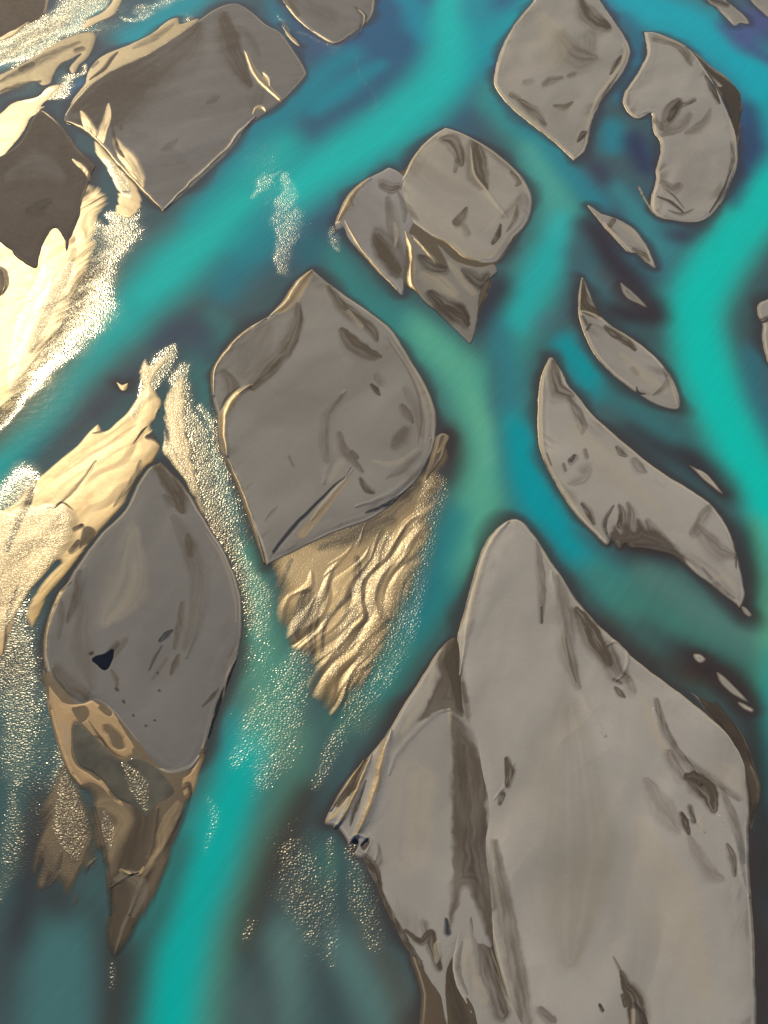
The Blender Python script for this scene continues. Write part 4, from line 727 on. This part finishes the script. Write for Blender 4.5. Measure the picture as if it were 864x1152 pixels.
def C(pts, w, rgb, a=1.0, soft=.75): return (pts, w, lin(*rgb) * (np.array([.6, 1.02, 1.42]) if rgb[0] < 45 and rgb[2] < rgb[1] + 5 else np.array([.85, 1.02, 1.14])), a, soft)
TEAL, TURQ, BLUE, DEEP, SLATE, SAGE, MUD = (8,170,150), (12,196,172), (12,150,176), (30,110,130), (74,112,118), (108,170,140), (58,48,48)
CHANNELS = [
    C([(290,70),(420,10),(560,-10),(700,-20)], 90, (56,84,138), .8, .95), C([(700,40),(800,100),(880,160),(900,260)], 60, (52,78,124), .7, .95), C([(620,180),(720,260),(800,330)], 45, (64,92,118), .5, .95),  # broad violet-blue strokes paint sky reflection into the water colour
    C([(-40,60),(0,64),(60,40),(110,0)], 26, (90,140,140), .6), C([(-20,90),(40,56),(100,22),(150,-20)], 8, (40,130,140), .9),
    # bluish reach under the top edge
    C([(400,-20),(460,40),(470,90),(380,150),(300,230),(220,300)], 70, (40,92,124), .75, .9), C([(620,-20),(560,60),(520,130)], 60, (40,100,130), .6, .9),
    C([(440,-20),(470,20),(478,60)], 16, (12,140,165), .9), C([(545,-30),(525,30),(500,80)], 26, (20,150,165), .9, .9), C([(640,-30),(590,12),(556,40),(528,76),(500,110)], [12,15,17,18,10], (14,156,170), .9, .95), C([(512,0),(500,40)], 8, (90,140,160), .5, .9),
    C([(125,60),(180,25),(230,-15)], [18,17,14], (20,150,165), 1, .8), C([(70,110),(95,95),(118,72)], 8, (80,120,160), .8, .9),
    C([(300,-10),(312,22),(330,52)], 7, (30,130,150), .7, .9),
    # main channel
    C([(440,66),(400,90),(370,110),(345,135)], [4,10,11,7], (18,134,154), .9, .8), C([(420,60),(380,70),(330,120),(290,150),(260,200),(200,262)], [8,12,14,16,15,10], (16,130,150), .9, .9),
    C([(508,-30),(502,16),(504,55),(490,94),(458,128),(410,162),(365,190),(320,222),(285,258),(250,296)], [12,16,23,27,27,26,25,24,22,18], (10,186,166), 1, .85),
    C([(350,140),(320,170),(280,215),(240,262),(190,305),(150,345),(110,380),(60,432),(0,512),(-60,590),(-140,690),(-200,820)], [16,22,28,31,31,28,26,26,26,26,30,30], (8,166,150), 1, .8), C([(290,215),(240,262),(190,308),(150,345)], [10,15,15,8], (6,182,160), .8, .8),
    C([(330,215),(300,260),(260,310),(235,350)], [14,22,22,12], (36,120,124), .8, .9), C([(330,250),(350,280),(330,300)], 18, (34,104,118), .7, .9), C([(225,345),(250,370),(225,400),(232,440),(250,520),(275,600)], [8,10,10,9,9,8], (62,118,118), .8, .8), C([(160,400),(190,376),(215,368),(232,390),(215,410)], [8,14,16,14,8], (62,66,86), .7, .95), C([(170,410),(130,440),(95,475)], [8,11,8], (66,62,74), .7, .95), C([(120,450),(80,485),(30,530)], 8, (70,56,66), .6, .9), C([(0,545),(40,505),(90,460)], 9, (30,110,120), .7, .9),
    # left of the central diamond, downwards
    C([(270,590),(282,640),(290,700),(300,760),(300,810),(285,870)], [8,12,20,28,28,20], (88,150,134), .9, .9), C([(330,720),(322,780),(300,840)], 16, (60,130,120), .7, .9),
    C([(290,800),(275,860),(255,910),(235,960),(215,1010),(200,1060),(190,1160),(184,1300),(190,1450)], [16,24,30,36,38,40,42,44,44], (9,172,154), 1, .65),
    C([(264,790),(262,830),(240,880)], 9, (20,160,150), .9, .8),
    C([(340,800),(335,850),(318,900),(290,960),(260,1040),(240,1120),(230,1180)], [12,18,18,14,12,12,12], (86,132,118), .75, .9), C([(352,872),(315,950),(285,1030),(270,1090)], [8,16,14,8], (70,60,54), .95, .9), C([(350,820),(400,800),(440,740),(490,680)], [20,22,24,22], (66,112,104), .8, .9),
    # second branch down the middle
    C([(365,262),(378,290),(400,326),(436,356),(478,388),(514,424),(540,470),(547,520),(537,570),(518,630),(494,690),(450,750),(410,800)], [10,12,20,24,26,26,27,27,26,24,22,20,14], (54,128,128), .95, .9), C([(450,345),(490,385),(520,420)], [8,12,12], (74,150,140), .7, .9), C([(395,350),(440,385),(475,420)], 5, (60,120,120), .5, .9),
    C([(450,350),(490,392),(524,430),(545,475),(549,520),(538,570),(520,620),(500,665)], [10,18,24,27,27,24,20,12], (92,168,146), 1, .85), C([(535,440),(552,490),(550,530)], [5,9,5], (116,186,156), .7, .9), C([(520,560),(500,620),(478,680),(450,730)], [12,18,18,12], (44,124,122), .85, .9), C([(495,600),(484,650),(460,710)], 8, (40,110,124), .7, .9),
    C([(475,560),(500,520),(510,500),(508,470)], [6,9,10,6], (70,58,56), .85, .9), C([(560,370),(552,345),(545,330)], 8, (60,90,100), .7, .9),
    # branch by the tall diamond
    C([(520,90),(565,118),(598,160),(622,205),(632,245),(622,290),(602,330),(582,370),(570,430),(585,510),(606,565)], [16,20,22,25,28,30,30,26,20,18,12], (58,144,142), 1, .85), C([(585,150),(612,195),(630,240),(626,280)], [8,14,16,12], (92,172,162), .6, 1), C([(634,225),(628,265),(612,300),(592,336),(572,385)], [8,14,19,18,10], (34,180,166), .75, 1), C([(550,100),(590,140),(615,160),(650,205),(690,240)], [8,10,11,11,8], (40,130,150), .8, .9),
    C([(556,335),(562,380),(570,430),(572,480)], [8,14,18,16], (52,118,134), .85, .9), C([(575,450),(584,510),(604,560),(636,608),(672,650),(712,685)], [14,24,24,25,26,22], (4,148,148), 1, .7), C([(640,620),(690,662),(740,700),(800,740),(864,780),(920,810)], [8,24,30,30,28,28], (70,124,116), .9, .8), C([(690,690),(740,722),(790,735)], 12, (66,100,104), .5, .9),
    C([(700,640),(740,650),(800,690),(840,715),(900,740)], [6,16,18,16,16], (88,128,122), .8, .9), C([(640,590),(690,625),(720,640)], [4,9,6], (66,72,76), .6, .9),
    # narrow blue channel between the leaf and the long bar
    C([(625,368),(640,392),(662,424),(690,452)], [11,15,15,12], (4,146,160), 1, .7), C([(665,425),(710,460),(760,492),(800,525),(840,570)], [8,14,14,14,10], (60,112,118), .85, .9), C([(690,470),(740,505),(790,555)], [4,10,8], (62,84,92), .7, .9), C([(600,380),(612,360),(640,350)], 10, (80,110,128), .5, .9),
    C([(690,250),(760,330),(775,400),(790,470)], [20,18,14,14], (62,106,120), .7, .9), C([(640,265),(665,300),(690,340),(720,380)], [14,18,14,10], (66,108,118), .8, .9),
    C([(726,320),(736,336),(742,352)], [8,12,8], (66,146,146), .9, .8), C([(700,365),(735,400)], 7, (66,96,104), .6, .9), C([(640,245),(670,265),(720,330),(745,360)], [7,9,8,5], (62,48,54), .7, .9), C([(680,345),(706,352),(734,352),(790,380)], [4,8,8,6], (60,50,54), .75, .9),
    # right-hand main channel
    C([(690,-20),(730,8),(780,30),(830,62),(868,105),(890,150)], [18,24,26,26,26,24], (4,166,186), 1, .75), C([(880,120),(890,170),(870,210)], [20,22,26], (6,156,166), 1, .75), C([(700,10),(714,40),(712,80),(690,120)], [5,7,6,7], (40,110,140), .8, .9),
    C([(900,190),(868,222),(830,265),(798,310),(784,350),(790,400),(808,450),(834,505),(868,570),(902,640),(940,740),(960,860),(950,1000),(930,1160),(930,1400)], [26,28,30,32,32,31,30,30,28,28,30,32,34,36,36], (10,192,166), 1, .6), C([(845,380),(850,440),(880,500)], [12,14,12], (52,112,132), .8, .9),
    C([(850,575),(858,640),(866,720),(868,820)], [7,8,12,10], (90,170,140), .9, .9), C([(875,740),(868,820),(872,900)], [12,9,10], (20,150,140), .9, .9), C([(842,600),(846,660),(850,710)], 6, (46,44,58), .7, .9),
    C([(688,125),(690,150),(684,180)], [8,13,11], (40,130,150), .95, .8), C([(686,195),(702,222),(728,255),(765,300)], [7,9,13,16], (62,130,140), .95, .8), C([(740,160),(738,172),(737,182)], 5, (50,100,130), .9, .8), C([(700,150),(720,175),(728,200)], [8,11,6], (58,58,84), .6, .9),
    C([(838,110),(848,140),(840,190),(820,240)], [6,10,9,7], (50,58,96), .75, .95), C([(740,262),(775,266),(805,250)], 8, (62,52,70), .7, .9), C([(800,20),(840,50),(880,80)], 10, (70,72,120), .8, .9),
    # lower left and foot
    C([(74,1010),(70,1060),(66,1110),(66,1180),(70,1400)], [24,34,38,40,42], (72,112,116), 1, .6), C([(112,985),(108,1015),(104,1060)], [5,10,12], (66,106,110), .9, .7), C([(0,800),(20,880),(18,960),(10,1040)], [22,24,18,14], (70,100,100), .7, .9), C([(30,780),(40,830),(46,870)], [16,22,14], (72,96,96), .8, .9), C([(14,1020),(6,1090),(4,1160)], 10, (60,54,62), .7, .9), C([(32,900),(22,980),(18,1060)], 9, (58,50,54), .8, .9),
    C([(300,1030),(320,1060),(310,1160)], [14,22,20], (96,124,122), .9, .9), C([(360,1040),(400,1090),(440,1150)], [12,22,24], (92,122,122), .9, .9), C([(425,1060),(450,1110),(465,1160)], [6,10,12], (92,90,84), .7, .9), C([(270,1100),(280,1150)], 14, (84,96,98), .8, .9), C([(362,945),(368,975),(372,1000)], [5,8,5], (66,118,108), .9, .8), C([(400,960),(412,1010),(430,1060)], 9, (72,90,88), .7, .9), C([(330,990),(350,1040),(370,1080)], 8, (64,58,58), .7, .9),
    C([(745,715),(790,750),(830,775),(850,830),(858,900),(860,1000),(864,1160)], [8,18,16,14,12,14,14], (56,44,42), .92, .8),
]
CHANNELS += [
    C([(645,238),(668,262),(690,292),(712,318),(740,345),(752,372)], [8,13,14,14,11,7], (58,46,50), .95, .7), C([(676,335),(700,352),(728,356),(752,366)], [6,11,12,6], (58,48,50), .95, .7), C([(668,300),(700,330),(728,345)], [4,8,4], (84,78,80), .7, .7), C([(642,300),(648,330),(646,360)], [5,7,5], (60,54,62), .8, .8),
    C([(695,470),(740,502),(785,520),(815,548),(835,575)], [4,9,13,14,8], (60,50,54), .85, .8), C([(760,500),(790,525),(806,545)], [4,9,5], (58,46,50), .9, .7), C([(686,604),(710,612),(740,622),(772,640)], [6,12,12,5], (56,44,46), .95, .7), C([(820,670),(838,690),(845,705)], [8,13,6], (42,36,46), .95, .7), C([(828,580),(842,620),(846,670)], [4,8,6], (44,38,52), .95, .8),
    C([(752,735),(785,745),(815,762),(840,790),(852,825)], [6,15,18,17,10], (58,44,46), .97, .75), C([(735,735),(770,758),(800,775)], [3,8,5], (74,56,42), .8, .8), C([(838,830),(856,870),(860,930),(856,1010)], [6,12,12,10], (54,44,44), .9, .8),
    C([(530,385),(545,350),(560,325),(572,300)], [6,16,18,8], (58,48,56), .9, .8), C([(656,180),(672,190),(690,215)], [5,10,5], (64,54,74), .8, .8), C([(540,620),(510,690),(470,755),(420,830)], [3,6,8,5], (70,56,50), .8, .8), C([(600,585),(650,660),(720,735),(780,775)], [3,7,7,4], (66,50,44), .8, .8), C([(700,145),(716,165),(728,195),(722,205)], [8,13,10,5], (52,52,84), .9, .8),
    C([(140,1050),(130,1085),(126,1120),(124,1190)], [12,15,13,12], (62,50,46), .95, .8), C([(60,985),(66,1015),(80,1040)], [8,12,6], (58,48,46), .9, .8), C([(100,1000),(112,1040),(116,1080)], [5,7,5], (62,50,46), .8, .9),
    C([(556,400),(556,450),(566,520),(575,560)], [3,5,5,3], (66,84,92), .7, .95), C([(650,240),(648,290),(640,340),(632,362)], [5,11,10,5], (70,86,98), .8, .95), C([(745,610),(790,650),(838,700)], [5,8,5], (62,66,72), .7, .95), C([(712,690),(760,735),(740,752)], [6,12,6], (66,70,72), .75, .95), C([(640,640),(690,700),(740,745)], [3,6,4], (70,62,58), .7, .95), C([(395,1010),(420,1060),(450,1130),(460,1170)], [4,10,12,12], (84,78,74), .85, .95), C([(285,1060),(300,1110),(305,1170)], [6,9,9], (62,66,70), .8, .95), C([(350,1060),(372,1110),(385,1170)], [8,11,11], (60,66,70), .8, .95), C([(820,60),(845,30),(880,10)], 22, (84,80,136), .8, .95),  # the violet corner stroke is sky reflection painted in
    C([(490,470),(505,490),(512,520),(500,555)], [5,11,11,6], (64,50,50), .9, .8), C([(40,870),(38,930),(34,1000),(24,1080)], [8,12,11,8], (58,50,56), .85, .8), C([(95,880),(70,940),(60,1000)], [16,34,20], (66,56,52), .8, .9), C([(150,1160),(160,1080),(190,1010),(215,930)], [14,14,10,6], (62,50,52), .8, .9), C([(300,1000),(330,930),(350,890),(362,900)], [10,12,10,4], (66,56,52), .8, .9),
    C([(112,275),(90,325),(58,385),(18,445),(-20,490)], [20,30,32,29,24], (98,80,60), .97, .8), C([(-10,72),(40,40),(85,14)], 12, (110,98,78), .8, .9),
    C([(205,425),(214,480),(226,540),(244,585),(262,625)], 7, (92,80,64), .7, .9), C([(0,720),(24,780)], 16, (84,74,62), .6, .9), C([(480,580),(465,630),(440,690),(405,760)], [5,9,10,8], (96,90,66), .6, .9), C([(338,985),(345,1020)], 12, (84,76,64), .6, .9), C([(66,880),(74,930)], 18, (72,62,54), .7, .9),
]
RIFFLES = [
    ([(20,720),(40,800),(30,900),(10,1000)], 40, .15), ([(280,700),(300,800),(290,900)], 45, .15), ([(470,600),(440,700),(380,820)], 35, .17), ([(330,960),(360,1060)], 45, .18), ([(300,180),(330,260)], 30, .13), ([(250,480),(275,600)], 24, .14), ([(120,270),(90,330),(40,410)], 34, .2), ([(20,60),(120,10)], 30, .13),
    ([(-20,78),(40,44),(90,14),(120,-10)], 14, .42), ([(-20,66),(30,42),(60,24)], 11, .4), ([(140,24),(175,8),(210,-8)], 8, .2), ([(50,112),(70,98),(90,80)], 8, .2), ([(205,28),(215,18)], 4, .2),
    ([(112,268),(84,318),(50,372),(20,420),(-12,470),(-36,495)], [10,13,13,11,9,8], .6), ([(128,240),(140,250),(126,275),(100,310)], 17, .24), ([(90,250),(76,300),(46,370),(8,450)], 26, .45),
    ([(280,225),(300,205),(318,190)], 9, .24), ([(327,198),(324,240),(319,272),(322,302)], [7,12,12,6], .34), ([(312,14),(320,30),(332,48)], 6, .22), ([(340,40),(377,56),(412,34)], 6, .2), ([(404,70),(420,120),(430,108)], 5, .16),
    ([(378,256),(380,270),(384,288)], [6,7,3], .3), ([(198,388),(182,410),(160,440)], 11, .26), ([(205,425),(214,470),(224,520),(242,570),(266,622)], [10,11,11,11,10], .26), ([(234,460),(248,540),(276,620)], 15, .22), ([(272,630),(284,665),(286,710)], [10,17,13], .34), ([(24,555),(-4,590)], 16, .26),
    ([(-2,700),(14,760),(26,810),(16,870)], [30,30,24,16], .28), ([(64,850),(70,900),(60,950)], [10,22,20], .26), ([(8,890),(12,950),(4,1020)], 16, .28), ([(20,700),(34,760)], 12, .26),
    ([(345,720),(326,780),(312,840),(300,880)], [12,24,24,14], .31), ([(300,780),(285,840),(270,860)], [14,22,14], .24), ([(398,775),(374,830),(354,885)], [6,9,5], .32), ([(474,688),(456,730),(436,772)], [7,11,7], .36), ([(496,540),(482,610),(460,675),(428,740),(396,805)], [8,14,19,22,18], .38), ([(470,570),(450,640),(420,700)], 18, .3),
    ([(328,955),(342,1000),(356,1050)], [10,25,14], .42), ([(366,955),(374,1030),(380,1085)], [5,13,6], .34), ([(394,965),(410,1010),(424,1065)], [9,16,9], .42), ([(230,900),(238,930),(225,960)], 10, .22), ([(285,1040),(280,1060)], 8, .28), ([(124,1085),(120,1110)], 4, .4),
]
MIRROR, SUN, SKY, EXPO = (4, 368), 4.5, 0.078, 0.0

river()

# ------------------------------------------------------------------ camera, sun, sky
sc = bpy.context.scene
cam = bpy.data.cameras.new('camera'); co = bpy.data.objects.new('camera', cam); COL.objects.link(co)
co.location = (0, 0, ALT); co.rotation_euler = (PITCH, 0, 0)
cam.sensor_fit = 'VERTICAL'; cam.sensor_height = 24; cam.lens = 12 / TV
cam.clip_start = 1; cam.clip_end = 12000
sc.camera = co

gx, gy = W(np.array(MIRROR, float))
d = Vector((gx, gy, ALT)).normalized()          # towards the sun: the mirrored line of sight
elev = math.asin(d.z); azi = math.atan2(d.x, d.y)
print('sun elevation', math.degrees(elev), 'azimuth', math.degrees(azi))
sun = bpy.data.lights.new('sun', 'SUN'); so = bpy.data.objects.new('sun', sun); COL.objects.link(so)
so.location = (0, 0, 300)
so.rotation_euler = d.to_track_quat('Z', 'Y').to_euler()
sun.energy = SUN; sun.angle = math.radians(0.53); sun.color = (1.0, 0.80, 0.46)
w = bpy.data.worlds.new('World'); sc.world = w; w.use_nodes = True
bg = w.node_tree.nodes['Background']
sky = w.node_tree.nodes.new('ShaderNodeTexSky'); sky.sky_type = 'NISHITA'; sky.sun_disc = False
sky.sun_elevation = elev; sky.sun_rotation = azi
sky.air_density = 1.2; sky.dust_density = 0.6; sky.ozone_density = 2.0
w.node_tree.links.new(sky.outputs[0], bg.inputs[0]); bg.inputs[1].default_value = SKY
sc.view_settings.view_transform = 'Standard'; sc.view_settings.look = 'None'
sc.view_settings.exposure = EXPO; sc.view_settings.gamma = 1
sc.cycles.max_bounces = 4; sc.cycles.use_denoising = False
